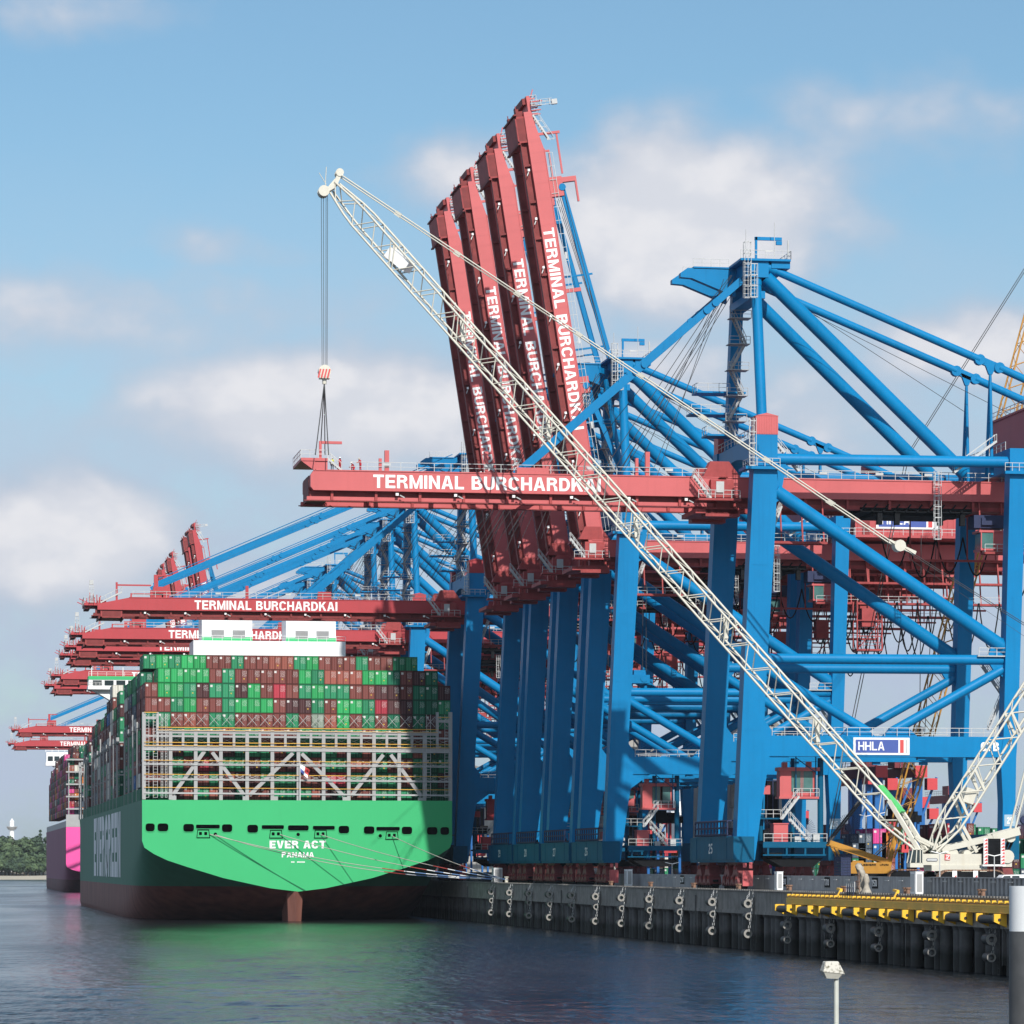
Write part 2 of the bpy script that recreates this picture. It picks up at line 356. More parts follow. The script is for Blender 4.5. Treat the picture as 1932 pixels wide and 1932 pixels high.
# block letters drawn as polygons: cap height 1, stroke width s
def glyph_polys(ch, s=.2):
    """(width, polygons) of one letter; the polygons of a letter do not overlap"""
    def rc(x0, y0, x1, y1): return [(x0, y0), (x1, y0), (x1, y1), (x0, y1)]
    def arc(cx, cy, rx, ry, a0, a1, n=8):
        out = []; w = s
        for k in range(n):
            a, e = R(a0+(a1-a0)*k/n), R(a0+(a1-a0)*(k+1)/n); irx, iry = max(.01, rx-w), max(.01, ry-w*.92)
            out.append([(cx+irx*math.cos(a), cy+iry*math.sin(a)), (cx+rx*math.cos(a), cy+ry*math.sin(a)), (cx+rx*math.cos(e), cy+ry*math.sin(e)), (cx+irx*math.cos(e), cy+iry*math.sin(e))])
        return out
    h = s*.92; m = .5; W = .72
    if ch == 'T': return .72, [rc(0, 1-h, .72, 1), rc(.36-s/2, 0, .36+s/2, 1-h)]
    if ch == 'E': return .66, [rc(0, 0, s, 1), rc(s, 1-h, .66, 1), rc(s, m-h/2, .61, m+h/2), rc(s, 0, .66, h)]
    if ch == 'I': return s, [rc(0, 0, s, 1)]
    if ch == 'L': return .62, [rc(0, 0, s, 1), rc(s, 0, .62, h)]
    if ch == 'H': return .74, [rc(0, 0, s, 1), rc(.74-s, 0, .74, 1), rc(s, m-h/2, .74-s, m+h/2)]
    if ch == 'M': return .88, [rc(0, 0, s*.95, 1), rc(.88-s*.95, 0, .88, 1), [(s*.95, 1), (s*.95, .66), (.44-s*.42, 0), (.44, 0), (.44, .30)], [(.88-s*.95, 1), (.44, .30), (.44, 0), (.44+s*.42, 0), (.88-s*.95, .66)]]
    if ch == 'N': return .74, [rc(0, 0, s, 1), rc(.74-s, 0, .74, 1), [(s, 1), (s, .66), (.74-s, 0), (.74-s, .34)]]
    if ch == 'A':
        return .80, [[(0, 0), (s*1.1, 0), (.40, .84), (.40, 1), (.40-s*.62, 1)], [(.80, 0), (.40+s*.62, 1), (.40, 1), (.40, .84), (.80-s*1.1, 0)], [(.245+.035, .215), (.555-.035, .215), (.50, .385), (.30, .385)]]
    if ch == 'V': return .78, [[(0, 1), (.39-s*.58, 0), (.39, 0), (.39, .2), (s*1.1, 1)], [(.78, 1), (.78-s*1.1, 1), (.39, .2), (.39, 0), (.39+s*.58, 0)]]
    if ch == 'K': return .78, [rc(0, 0, s, 1), [(s, .30), (s, .58), (.50, 1), (.76, 1)], [(.30, .565), (.44, .665), (.80, 0), (.55, 0)]]
    if ch in 'DPRB':
        P_ = [rc(0, 0, s, 1)]
        if ch == 'D': return .73, P_+[rc(s, 1-h, .36, 1), rc(s, 0, .36, h)]+arc(.36, .5, .37, .5, -90, 90, 10)
        P_ += [rc(s, 1-h, .40, 1), rc(s, .44, .40, .44+h)]+arc(.40, .72, .29, .28, -90, 90)
        if ch == 'P': return .70, P_
        if ch == 'B': return .73, [rc(0, 0, s, 1), rc(s, 1-h, .41, 1), rc(s, .5-h*.35, .41, .5+h*.55), rc(s, 0, .42, h)]+arc(.40, .755, .28, .245, -90, 90)+arc(.42, .27, .31, .27, -90, 88)
        return .74, P_+[[(.36, .44), (.54, .44), (.69, .30), (.73, 0), (.52, 0), (.49, .27), (.42, .30+.14)]]
    if ch == 'U': return .72, [rc(0, .33, s, 1), rc(.72-s, .33, .72, 1)]+arc(.36, .33, .36, .34, 180, 360, 10)
    if ch == 'C': return .74, arc(.37, .66, .37, .355, 15, 180)+[rc(0, .34, s, .66)]+arc(.37, .34, .37, .355, 180, 345)
    if ch == 'G': return .76, arc(.38, .66, .38, .355, 20, 180)+[rc(0, .34, s, .66)]+arc(.38, .34, .38, .355, 180, 335)+[rc(.42, .36, .76, .36+h), rc(.76-s, .12, .76, .36)]
    if ch == '0': return .58, arc(.29, .70, .29, .30, 0, 180)+[rc(0, .30, s, .70), rc(.58-s, .30, .58, .70)]+arc(.29, .30, .29, .30, 180, 360)
    if ch == '1': return .36, [rc(.36-s, 0, .36, 1), [(0, .66), (.36-s, .78), (.36-s, .96), (0, .82)]]
    if ch == '2': return .58, arc(.29, .71, .29, .29, 0, 175)+[[(0, h), (s*.9, h), (.58, .66), (.58, .71), (.58-s, .71)], rc(0, 0, .58, h)]
    if ch == '5': return .58, [rc(0, 1-h, .54, 1), rc(0, .46, s, 1-h), rc(s, .46, .30, .46+h)]+arc(.30, .32, .28, .32, -150, 90, 10)
    if ch == '6': return .58, arc(.29, .31, .29, .31, 0, 360, 14)+[[(0, .31), (s, .40), (s, .62), (0, .62)]]+arc(.29, .68, .29, .32, 25, 180)
    if ch == '7': return .56, [rc(0, 1-h, .56, 1), [(.10, 0), (.32, 0), (.56, 1-h), (.56-s*1.1, 1-h)]]
    if ch == '8': return .58, arc(.29, .74, .27, .26, 0, 360, 12)+arc(.29, .27, .29, .27, 0, 360, 12)
    if ch == '9': return .58, arc(.29, .69, .29, .31, 0, 360, 14)+[[(.58-s, .38), (.58, .38), (.58, .69), (.58-s, .60)]]+arc(.29, .32, .29, .32, 205, 360)
    return .30, []
def text_mesh(name, s, mat, bold=.2, gap=.11):
    """a line of letters as a flat mesh scaled to 0..1 in x and y"""
    b = MB(); x = 0
    for ch in s:
        w, polys = glyph_polys(ch, bold)
        for pl in polys: b.add([(x+p[0], p[1], 0) for p in pl], [tuple(range(len(pl)))])
        x += w+gap
    W_ = x-gap; b.v = [(vx/W_, vy, vz) for vx, vy, vz in b.v]
    me = bpy.data.meshes.new(name); me.from_pydata(b.v, [], b.f); me.update(); me.materials.append(MATS[mat])
    bm = bmesh.new(); bm.from_mesh(me)
    for f in bm.faces:
        f.normal_update()
        if f.normal.z < 0: f.normal_flip()
    bmesh.ops.triangulate(bm, faces=[f for f in bm.faces if len(f.verts) > 4]); bm.to_mesh(me); bm.free(); return me
def put_text(name, me, parent, x0, x1, z0, z1, y):
    """upright on a face looking to -Y"""
    o = bpy.data.objects.new(name, me); COL.objects.link(o); o.parent = parent
    o.location = (x0, y, z0); o.rotation_euler = (R(90), 0, 0); o.scale = (x1-x0, z1-z0, 1); return o
def put_text_port(name, me, parent, yfar, ynear, z0, z1, x):
    """upright on a face looking to -X, reading from far to near"""
    o = bpy.data.objects.new(name, me); COL.objects.link(o); o.parent = parent
    o.location = (x, yfar, z0); o.rotation_euler = (R(90), 0, R(-90)); o.scale = (yfar-ynear, z1-z0, 1); return o

# ------------------------------------------------------------------ water, ground, shore
def water_mat():
    m, nt, b = newmat('water'); N = nt.nodes.new; L = nt.links.new
    b.inputs['Base Color'].default_value = (.010, .013, .016, 1); b.inputs['Roughness'].default_value = .20; b.inputs['IOR'].default_value = 1.33
    tc = N('ShaderNodeTexCoord')
    def nz(scl, sc, det):
        mp = N('ShaderNodeMapping'); mp.inputs['Scale'].default_value = scl; L(tc.outputs['Object'], mp.inputs[0])
        n = N('ShaderNodeTexNoise'); n.inputs['Scale'].default_value = sc; n.inputs['Detail'].default_value = det; n.inputs['Roughness'].default_value = .55; L(mp.outputs[0], n.inputs[0]); return n.outputs[0]
    fine = nz((1, .8, 1), 1.3, 4); mid = nz((1, .34, 1), .55, 3); swell = nz((.6, 1, 1), .10, 3); patch = nz((1, .35, 1), .018, 3)
    mr = N('ShaderNodeMapRange'); mr.inputs[1].default_value = .42; mr.inputs[2].default_value = .62; mr.inputs[3].default_value = .35; mr.inputs[4].default_value = 1.0; L(patch, mr.inputs[0])
    b1 = N('ShaderNodeBump'); b1.inputs['Distance'].default_value = .55; L(swell, b1.inputs['Height']); b1.inputs['Strength'].default_value = .45
    b2 = N('ShaderNodeBump'); b2.inputs['Distance'].default_value = .22; L(fine, b2.inputs['Height']); L(mr.outputs[0], b2.inputs['Strength']); b3 = N('ShaderNodeBump'); b3.inputs['Distance'].default_value = .85; L(mid, b3.inputs['Height']); L(mr.outputs[0], b3.inputs['Strength']); L(b1.outputs[0], b3.inputs['Normal']); L(b3.outputs[0], b2.inputs['Normal'])
    L(b2.outputs[0], b.inputs['Normal']); mw = N('ShaderNodeMapRange'); mw.inputs[1].default_value = .35; mw.inputs[2].default_value = .65; mw.inputs[3].default_value = .12; mw.inputs[4].default_value = .24; L(patch, mw.inputs[0]); L(mw.outputs[0], b.inputs['Roughness']); MATS['water'] = m
water_mat()
QX = 102.0; QZ = 7.4
def water_mesh():
    """one sheet of water; the part near the camera carries real small waves that die away at its rim"""
    import numpy as np
    x0, x1, y0, y1 = -14.0, QX+3.2, 185.0, 560.0; nx, ny = 300, 640
    xs, ys = np.linspace(x0, x1, nx), np.linspace(y0, y1, ny); X, Y = np.meshgrid(xs, ys); rs = np.random.RandomState(5); Z = np.zeros_like(X)
    for k in range(54):
        lam = 1.5*(5.5**rs.rand()); th = rs.normal(-1.9, .75); kx, ky = 2*np.pi/lam*np.cos(th), 2*np.pi/lam*np.sin(th)
        Z += .0015*lam*np.sin(kx*X+ky*Y+rs.rand()*6.283)
    pt = np.zeros_like(X)
    for k in range(9): pt += np.sin(X*rs.normal(0, .05)+Y*rs.normal(0, .022)+rs.rand()*6.283)
    Z *= np.clip(.75+.22*pt, .15, 1.5)
    fade = np.clip((Y-y0)/12, 0, 1)*np.clip((y1-Y)/160, 0, 1)*np.clip((X-x0)/8, 0, 1)*np.clip((x1-X)/1.5, 0, 1)
    Z *= fade
    V = [(float(a), float(c), float(d)) for a, c, d in zip(X.ravel(), Y.ravel(), Z.ravel())]; o = len(V)
    idx = np.arange(nx*ny).reshape(ny, nx); Fq = np.stack([idx[:-1, :-1], idx[:-1, 1:], idx[1:, 1:], idx[1:, :-1]], -1).reshape(-1, 4).tolist()
    A, B_, C_, D_ = -5000, QX+3.2, -300, 4200
    V += [(A, C_, 0), (B_, C_, 0), (B_, y0, 0), (x0, y0, 0), (x0, y1, 0), (B_, y1, 0), (B_, D_, 0), (A, D_, 0), (A, y0, 0), (A, y1, 0)]
    Fq += [(o, o+1, o+2, o+3, o+8), (o+8, o+3, o+4, o+9), (o+9, o+4, o+5, o+6, o+7)]
    me = bpy.data.meshes.new('water'); me.from_pydata(V, [], Fq); me.update(); me.materials.append(MATS['water'])
    me.polygons.foreach_set('use_smooth', [True]*len(me.polygons)); ob = bpy.data.objects.new('water', me); COL.objects.link(ob); return ob
tag(water_mesh(), kind='structure')
tag(MB().add([(QX+3.0, -300, QZ-.02), (6000, -300, QZ-.02), (6000, 6000, QZ-.02), (QX+3.0, 6000, QZ-.02)], [(0, 1, 2, 3)]).build('ground', 'ground'), kind='structure')
b = MB(); pr = [(-600, 6.0), (-60, 6.0), (-30, 3.2), (0, 2.6), (14, -0.5), (-600, -0.5)]
b.prism([(2780-x*1.0, z) for x, z in pr], -2500, 104.6, 0, 'x')
tag(b.build('shore', 'sand'), kind='structure')
b = MB()
hp = [(-2500, 20), (-900, 26), (-300, 34), (-120, 30), (0, 34), (60, 26), (180, 22), (700, 28), (1500, 24), (2600, 30), (4200, 20)]
vs = []
for x, z in hp: vs += [(x, 3900, 0), (x, 3920, z*.7), (x, 4100, z)]
b.add(vs, [(3*i+j, 3*i+3+j, 3*i+4+j, 3*i+1+j) for i in range(len(hp)-1) for j in (0, 1)])
tag(b.build('hills', 'hill'), kind='structure')

# ------------------------------------------------------------------ quay wall with cap, piles and fittings
qw = empty('quay_wall', (QX, 250, 0)); tag(qw, 'dark concrete quay wall standing on piles in the water', 'quay wall')
def qb(): return MB()
Y0q, Y1q = 0, 660
qb().box(0, 3.1, Y0q, Y1q, 4.6, QZ).box(-.12, 0, Y0q, Y1q, 4.55, 4.95).build('cap', 'concrete', qw)
b = qb().box(-.14, 1.0, Y0q, Y1q, QZ, QZ+.1)
for i in range(0, int((Y1q-Y0q)/1.0)): b.box(-.05, .35, Y0q+i, Y0q+i+.55, QZ+.1, QZ+.26)
b.build('edge_timber', 'concrete_lip', qw)
qb().box(2.2, 3.0, Y0q, Y1q, -2, 4.6).build('back_wall', 'void', qw)  # black colour carries the deep shade between the piles
b = qb(); y = Y0q+1; pk = 0
while y < Y1q:
    b.tube((.85, y, -2), (.85, y, 4.6), .70, 14); b.tube((.85, y, 4.1), (.85, y, 4.6), .70, 12, .95)
    y += (2.2, 4.6, 2.2, 3.6, 5.2)[pk % 5]; pk += 1
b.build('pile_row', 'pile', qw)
b = qb()
y = 8
while y < Y1q: b.ladder((-.15, y, -.5), 7.2, .5, 0, False, (-1, 0)); b.box(-.1, .3, y-1.1, y-.8, 1, 4.6); y += 34
b.build('ladder', 'pile', qw)

# flood wall behind the waterside rail
fw = empty('flood_wall', (111.8, 300, QZ)); tag(fw, 'grey concrete flood wall running along the quay behind the crane rail', 'wall')
b = MB(); y = 84
while y < 560: b.box(0, .4, y, y+9.94, 0, 1.95); y += 10
b.build('panel', 'flood_wall', fw)
b = MB(); y = -140; k = 0
while y < 83: b.box(-.22 if k % 2 else 0, .3, y, y+.72, 0, 1.85); y += .75; k += 1
b.box(-.3, .4, -140, 83.5, 1.85, 1.98); b.build('sheet_piling', 'flood_wall', fw)
b = MB()
for y in range(-20, 240, 6): b.beam((-.32, y, 1.5), (-.32, y+1.6, 1.5), .09, .09)
b.build('grip_rail', 'galv', fw)
for t_, yy in (('190', 151), ('170', 128.5), ('150', 105.8), ('210', 215)):
    pl = MB().box(-.06, 0, yy, yy+2.6, .5, 1.8).build('number_plate', 'black', fw)
    put_text_port('number', text_mesh('number', t_, 'lettering', .19), pl, yy+2.4, yy+.2, .75, 1.55, -.10)

def cabinet(X, Y, h=2.5, w=1.2, d=2.2, lab=''):
    t = empty('cabinet', (X, Y, QZ)); tag(t, lab, 'cabinet', 'cabinets along the flood wall')
    MB().box(0, w, 0, d, .1, h).box(-.05, w+.05, -.05, d+.05, h, h+.08).box(.03, w-.03, .03, d-.03, 0, .1).build('housing', 'ship_white', t)
    MB().box(.15, w-.15, -.04, 0, .3, h-.2).build('door', 'steel_grey', t); MB().box(-.05, 0, .2, d-.2, .3, h-.2).build('side_door', 'sign_grey', t)
cabinet(109.6, 447.5, 2.4, .8, 1.5, 'white electrical cabinet before the flood wall left of the number 190')
cabinet(109.9, 383.0, 2.5, .9, 2.2, 'white electrical cabinet at the joint between flat and corrugated flood wall')
cabinet(109.6, 548, 2.6, .9, 2.2, 'white electrical cabinet beside the raised crane with number 26')
cabinet(104.5, 650, 2.8, 1.6, 2.5, 'white electrical cabinet on the quay beside the stern mooring ropes')

# bollards
for i, Y in enumerate([335, 362, 388, 414, 441, 468, 497, 527]):
    t = empty('bollard', (QX+.9, Y, QZ+.02))
    tag(t, 'rusty double mooring bollard on the quay edge', 'bollard', 'bollards along the quay edge')
    b = MB().box(-.5, .5, -.95, .95, 0, .12)
    for k in (-.5, .5): b.tube((0, k, .12), (0, k, .75), .22, 10).tube((0, k, .75), (0, k, .9), .33, 10)
    b.build('post_pair', 'track', t)

# tyre fenders
def ring_fender(name, parent, x, y, z, r=.55, ln=1.6):
    n = 16; b = MB(); vs = []
    prof = [(.28, 0), (r, 0), (r, ln), (.28, ln)]
    for i in range(n):
        a = 2*math.pi*i/n
        for (rr, yy) in prof: vs.append((x+rr*math.cos(a), y+yy, z+rr*math.sin(a)))
    b.add(vs, [(4*i+1, 4*((i+1) % n)+1, 4*((i+1) % n)+2, 4*i+2) for i in range(n)], 0, True)
    b.add(vs, [(4*i+3, 4*((i+1) % n)+3, 4*((i+1) % n)+0, 4*i+0) for i in range(n)], 0, True)
    b.add(vs, [(4*i, 4*((i+1) % n), 4*((i+1) % n)+1, 4*i+1) for i in range(n)], 1)
    b.add(vs, [(4*i+2, 4*((i+1) % n)+2, 4*((i+1) % n)+3, 4*i+3) for i in range(n)], 0)
    return b.build(name, ['rubber', 'rubber_end'], parent)
def chain(p, q, sag=.0, r=.055):
    b = MB(); p, q = Vector(p), Vector(q); n = max(4, int((q-p).length/.42))
    for i in range(n):
        a = p.lerp(q, i/n); c = p.lerp(q, (i+.8)/n); o = Vector((0, .11, 0)) if i % 2 else Vector((.11, 0, 0))
        b.beam(a+o, c+o, r, r); b.beam(a-o, c-o, r, r)
    return b
def fender(Y, low):
    t = empty('fender', (QX-.75, Y, 0))
    if low:
        zs = [3.5, 1.75]
    else:
        zs = [5.9, 4.3, 2.1]
    for i, z in enumerate(zs): ring_fender('tyre', t, 0 if i != 1 or low else .1, 0, z, .56 if i != 1 else .46, 1.7)
    chain((.7, -.2, QZ), (0, -.25, zs[-1]+.2)).build('chain', 'galv' if not low else 'rubber_end', t)
    if not low:
        chain((.7, 1.6, QZ), (0, .9, zs[0]+.5)).build('chain', 'galv', t)
    else: chain((.7, 1.7, 4.9), (0, .9, zs[0]+.5)).build('chain', 'rubber_end', t)
    return t
f_low = fender(326.4, True); f_up = fender(428.9, False)
k = 0
for i in range(16):
    Y = 326.4+20.45*i; low = Y < 412
    src = f_low if low else f_up
    if i == 0: t = f_low
    elif not low and k == 0: t = f_up; k = 1
    else: t = copy_tree(src)
    t.location = (QX-.75, Y, 0)
    n_ = ['first', 'second', 'third', 'fourth', 'fifth', 'sixth', 'seventh', 'eighth', 'ninth', 'tenth', 'eleventh', 'twelfth'][(i if low else i-5) if i < 17 else 0]
    tag(t, ('chained pair of tyre fenders under the yellow beam, %s from the right' if low else 'chained set of three tyre fenders left of the yellow beam, %s from it') % n_, 'fender', 'tyre fenders along the quay wall')

# yellow fender beams with rollers
yb = empty('fender_beam', (QX-.35, 300, 0)); tag(yb, 'long yellow steel fender beam bolted along the quay edge', 'fender beam')
b = MB()
for z in (6.08, 6.27, 6.46, 6.65): b.box(-.35, .1, 0, 109, z, z+.15)
b.box(-.2, .1, 0, 109, 6.02, 6.85)
b.build('rib_beam', 'yellow', yb)
b = MB().tube((-.2, 0, 7.05), (-.2, 109, 7.05), .11, 8)
for i in range(0, 55): b.box(-.36, .02, i*2+.3, i*2+.75, 6.98, 7.26)
b.build('top_pipe', 'yellow', yb)
for yy in (62.8, 86.5): MB().beam((.1, yy, 7.1), (.5, yy, 7.9), .35, .3).beam((.5, yy, 7.9), (.5, yy+1.6, 8.0), .3, .25).build('hook', 'yellow', yb)
for i, u in enumerate([1493, 1533, 1578, 1620, 1668, 1712, 1769, 1822, 1886]):
    a = (u-966)/F; Yr = 101.2*(1-a*T)/(T+a)
    t = empty('roller_fender', (QX-.15, Yr, 5.45))
    tag(t, 'black roller fender on a yellow bracket, %s from the left under the yellow beam' % ['first', 'second', 'third', 'fourth', 'fifth', 'sixth', 'seventh', 'eighth', 'last'][i], 'roller fender', 'roller fenders under the yellow beam')
    MB().prism([(0, .55), (-1.25, .55), (-1.25, -.2), (0, -.75)], -.2, .2, 0).prism([(0, .55), (-1.25, .55), (-1.25, -.2), (0, -.75)], 5.6, 5.95, 0).build('bracket', 'yellow', t)
    MB().tube((-.75, .2, 0), (-.75, 5.6, 0), .42, 12).tube((-.75, -.3, 0), (-.75, .2, 0), .14, 8).build('roller', 'rubber', t)

# wrapped equipment on a small gangway at the yellow beam
t = empty('wrapped_machine', (QX+.6, 379, QZ)); tag(t, 'pale tarpaulin wrapped machine on a dark ladder frame at the quay edge', 'wrapped machine')
def lump(rings, seed):
    rnd = random.Random(seed); b = MB(); n = 14; vs = []
    for (x, y, z, r) in rings:
        for i in range(n):
            a = 2*math.pi*i/n; rr = r*(1+rnd.uniform(-.38, .30)); vs.append((x+rr*math.cos(a), y+rr*math.sin(a)*1.0, z+rnd.uniform(-.08, .08)))
    m = len(rings)
    b.add(vs, [(j*n+i, j*n+(i+1) % n, (j+1)*n+(i+1) % n, (j+1)*n+i) for j in range(m-1) for i in range(n)]+[tuple(range(n-1, -1, -1)), tuple(range((m-1)*n, m*n))], 0, True); return b
lump([(0, 0, .0, .5), (-.1, 0, .35, .66), (-.1, .1, .75, .40), (0, .1, 1.0, .46), (.1, 0, 1.5, .30), (.1, .05, 1.9, .34), (0, .1, 2.3, .40), (-.1, .25, 2.7, .42), (-.25, .45, 3.0, .52), (-.3, .6, 3.3, .40), (-.2, .5, 3.5, .2)], 3).build('tarpaulin', 'tarp', t)
lump([(.1, -1.3, .0, .55), (.1, -1.3, .3, .62), (.15, -1.3, .7, .34), (.2, -1.2, 1.2, .25), (.15, -1.2, 1.6, .33), (.1, -1.3, 2.0, .26), (.1, -1.3, 2.3, .12)], 5).build('tarpaulin', 'tarp', t)
for k in range(3): MB().beam((-.45, .5-k*.5, .1), (-.5, .6-k*.5, 1.6+.5*k), .07, .07).beam((-.6, -.9, .7+k*.7), (-.6, .9, .75+k*.7), .07, .09).build('strap', 'track', t)
b = MB().rail([(-1.0, 3.2, .3), (-1.0, -.4, .3)], 1.1, .8)
b.build('handrail', 'galv', t)
b = MB().ladder((-1.1, .6, -2.2), 3.0, 1.6, 0, False, (-1, 0)).ladder((-1.1, 1.9, -1.2), 2.2, .8, 0, False, (-1, 0)); b.build('ladder_frame', 'navy', t)
# ------------------------------------------------------------------ ship to shore gantry cranes
TXT = text_mesh('lettering', 'TERMINAL BURCHARDKAI', 'lettering', .205)
TXT_H = text_mesh('lettering', 'HHLA', 'lettering', .17, .10)
SPAN = 23.0                                                          # distance between the two frames
def lx(z): return .2+.047*z                                         # water side of the waterside legs
HX, HZ = 1.25, 56.0                                                  # boom hinge
GY = ((7.6, 9.3), (16.3, 18.0)); GN, GF = 7.6, 18.0                   # the two girders of boom and back reach
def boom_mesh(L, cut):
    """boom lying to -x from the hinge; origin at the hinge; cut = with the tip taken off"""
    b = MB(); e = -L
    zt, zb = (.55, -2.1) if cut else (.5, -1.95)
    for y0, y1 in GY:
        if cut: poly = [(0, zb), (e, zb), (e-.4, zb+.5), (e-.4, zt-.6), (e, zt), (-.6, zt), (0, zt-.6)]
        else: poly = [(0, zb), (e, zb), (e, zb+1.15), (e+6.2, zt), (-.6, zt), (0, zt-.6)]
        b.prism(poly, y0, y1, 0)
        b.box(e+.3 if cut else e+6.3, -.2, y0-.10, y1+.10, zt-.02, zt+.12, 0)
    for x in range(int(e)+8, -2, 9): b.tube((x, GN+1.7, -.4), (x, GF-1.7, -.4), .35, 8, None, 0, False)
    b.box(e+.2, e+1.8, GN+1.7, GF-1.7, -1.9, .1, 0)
    # trolley rails on their lower chords, set back behind the side faces; darker reds paint in the shade there
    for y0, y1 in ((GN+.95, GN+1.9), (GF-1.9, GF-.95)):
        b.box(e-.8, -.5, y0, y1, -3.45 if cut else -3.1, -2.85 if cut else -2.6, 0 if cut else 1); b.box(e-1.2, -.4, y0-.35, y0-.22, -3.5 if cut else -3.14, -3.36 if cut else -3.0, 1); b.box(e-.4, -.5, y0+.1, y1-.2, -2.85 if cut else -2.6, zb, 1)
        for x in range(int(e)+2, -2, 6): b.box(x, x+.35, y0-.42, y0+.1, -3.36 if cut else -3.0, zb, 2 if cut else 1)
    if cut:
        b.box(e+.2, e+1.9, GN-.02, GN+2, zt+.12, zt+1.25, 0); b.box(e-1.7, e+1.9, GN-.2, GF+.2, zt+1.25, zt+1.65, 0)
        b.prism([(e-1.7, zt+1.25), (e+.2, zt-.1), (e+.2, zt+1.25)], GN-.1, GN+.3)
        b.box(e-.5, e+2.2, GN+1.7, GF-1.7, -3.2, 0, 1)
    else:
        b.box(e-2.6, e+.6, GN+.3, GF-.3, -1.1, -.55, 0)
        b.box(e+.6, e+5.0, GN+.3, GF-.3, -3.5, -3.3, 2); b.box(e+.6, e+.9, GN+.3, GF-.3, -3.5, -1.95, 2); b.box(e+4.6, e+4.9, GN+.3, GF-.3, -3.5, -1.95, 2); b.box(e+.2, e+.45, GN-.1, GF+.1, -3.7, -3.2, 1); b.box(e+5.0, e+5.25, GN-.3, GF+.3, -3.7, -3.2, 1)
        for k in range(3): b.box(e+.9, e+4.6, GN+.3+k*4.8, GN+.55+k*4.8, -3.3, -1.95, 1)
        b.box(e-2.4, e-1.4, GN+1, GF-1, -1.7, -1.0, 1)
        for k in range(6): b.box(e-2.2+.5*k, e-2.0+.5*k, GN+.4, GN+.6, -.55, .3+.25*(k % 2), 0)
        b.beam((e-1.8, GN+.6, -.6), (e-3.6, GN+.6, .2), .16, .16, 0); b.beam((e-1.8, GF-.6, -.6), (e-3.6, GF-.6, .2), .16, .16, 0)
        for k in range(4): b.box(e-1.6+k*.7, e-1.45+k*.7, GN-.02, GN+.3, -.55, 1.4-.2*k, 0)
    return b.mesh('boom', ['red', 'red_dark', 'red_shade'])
def boom_fit(L, cut):
    b = MB(); e = -L; zt = .55; y0 = GN+.1
    b.rail([(e+5 if cut else e+7, y0, zt+.05), (-2, y0, zt+.05)], 1.2, 2.2); b.rail([(e+8, GF-.1, zt+.05), (-2, GF-.1, zt+.05)], 1.2, 3)
    if cut: b.rail([(e-1.7, y0-.1, zt+1.65), (e+1.9, y0-.1, zt+1.65)], 1.1, 1.1); b.rail([(e-1.7, y0, zt+1.65), (e-1.7, GF, zt+1.65)], 1.1, 2); b.stairs((e+2, y0+.4, zt+1.6), (e+3.8, y0+.4, zt+.1), .8)
    else:
        b.rail([(e-2.6, y0+.2, -.55), (e+.2, y0+.2, -.55)], 1.1, 1); b.rail([(e-2.6, y0+.2, -.55), (e-2.6, GF, -.55)], 1.1, 2); b.stairs((e+.6, y0+.3, -.5), (e+4.8, y0+.3, 1.6), .8); b.ladder((e-1.2, y0, -.5), 3.4, .6, 0, True, (0, -1)); b.box(e-1.6, e-.8, y0, y0+.7, 3.0, 3.9)
    for x in (-20, -34, -48, -9): b.box(x, x+1.1, y0-.05, y0+.02, zt+.8, zt+1.15, 0)
    return [b.mesh('walkway_railing', ['galv'])]
def boom_posts(L, cut):
    e = -L; zt = .55; out = []; y = GN+.2
    def pc(*bx):
        b = MB()
        for q_ in bx: b.box(*q_)
        out.append(b.mesh('bracket', ['red']))
    if cut:
        pc((-47.7, -47.1, y, y+.6, zt, zt+2.9)); pc((-48.5, -48.1, y, y+.4, zt, zt+1.8)); pc((-11.7, -11.1, y, y+.6, zt, zt+3.4)); pc((-13.1, -12.7, y, y+.6, zt, zt+2.5)); pc((-34.1, -33.5, y, y+.6, zt, zt+3.0))
        pc((e+.8, e+1.15, y+.1, y+.5, zt+1.6, zt+4.0), (e+1.1, e+3.9, y+.1, y+.5, zt+3.65, zt+4.0))
        pc((-29.6, -25.2, GN-.03, GN+1.6, zt+.12, zt+.9))
    else:
        pc((-60.4, -57.2, y, y+1.4, zt-.1, zt+2.2), (-60.2, -59.4, y+.1, y+1.2, zt+2.2, zt+4.6), (-59.4, -56, y+.1, y+.5, zt+4.3, zt+4.6)); pc((-60.4, -57.2, GF-1.6, GF-.2, zt, zt+2.2))
        pc((e+3.6, e+4.0, y, y+.4, zt-.8, zt+3.0), (e+4.0, e+10.6, y+.1, y+.3, zt+2.3, zt+2.6))
        pc((-42, -41.4, y, y+.5, zt, zt+2.6)); pc((-27.5, -24.8, y, y+1.4, zt, zt+1.6)); pc((e+6.5, e+13, y, y+.3, zt+.6, zt+.85), (e+6.5, e+6.8, y, y+.3, zt, zt+.6), (e+12.7, e+13, y, y+.3, zt, zt+.6))
    return out
def boom_lights(L):
    out = []
    for x in range(6, int(L)-4, 8): out.append(MB().box(-x-.2, -x+.2, GN+.2, GN+.6, -2.65, -2.3, 0).beam((-x+.4, GN+.2, -2.6), (-x+1.0, GN-.05, -2.95), .2, .14, 1).mesh('floodlight', ['white', 'galv']))
    return out

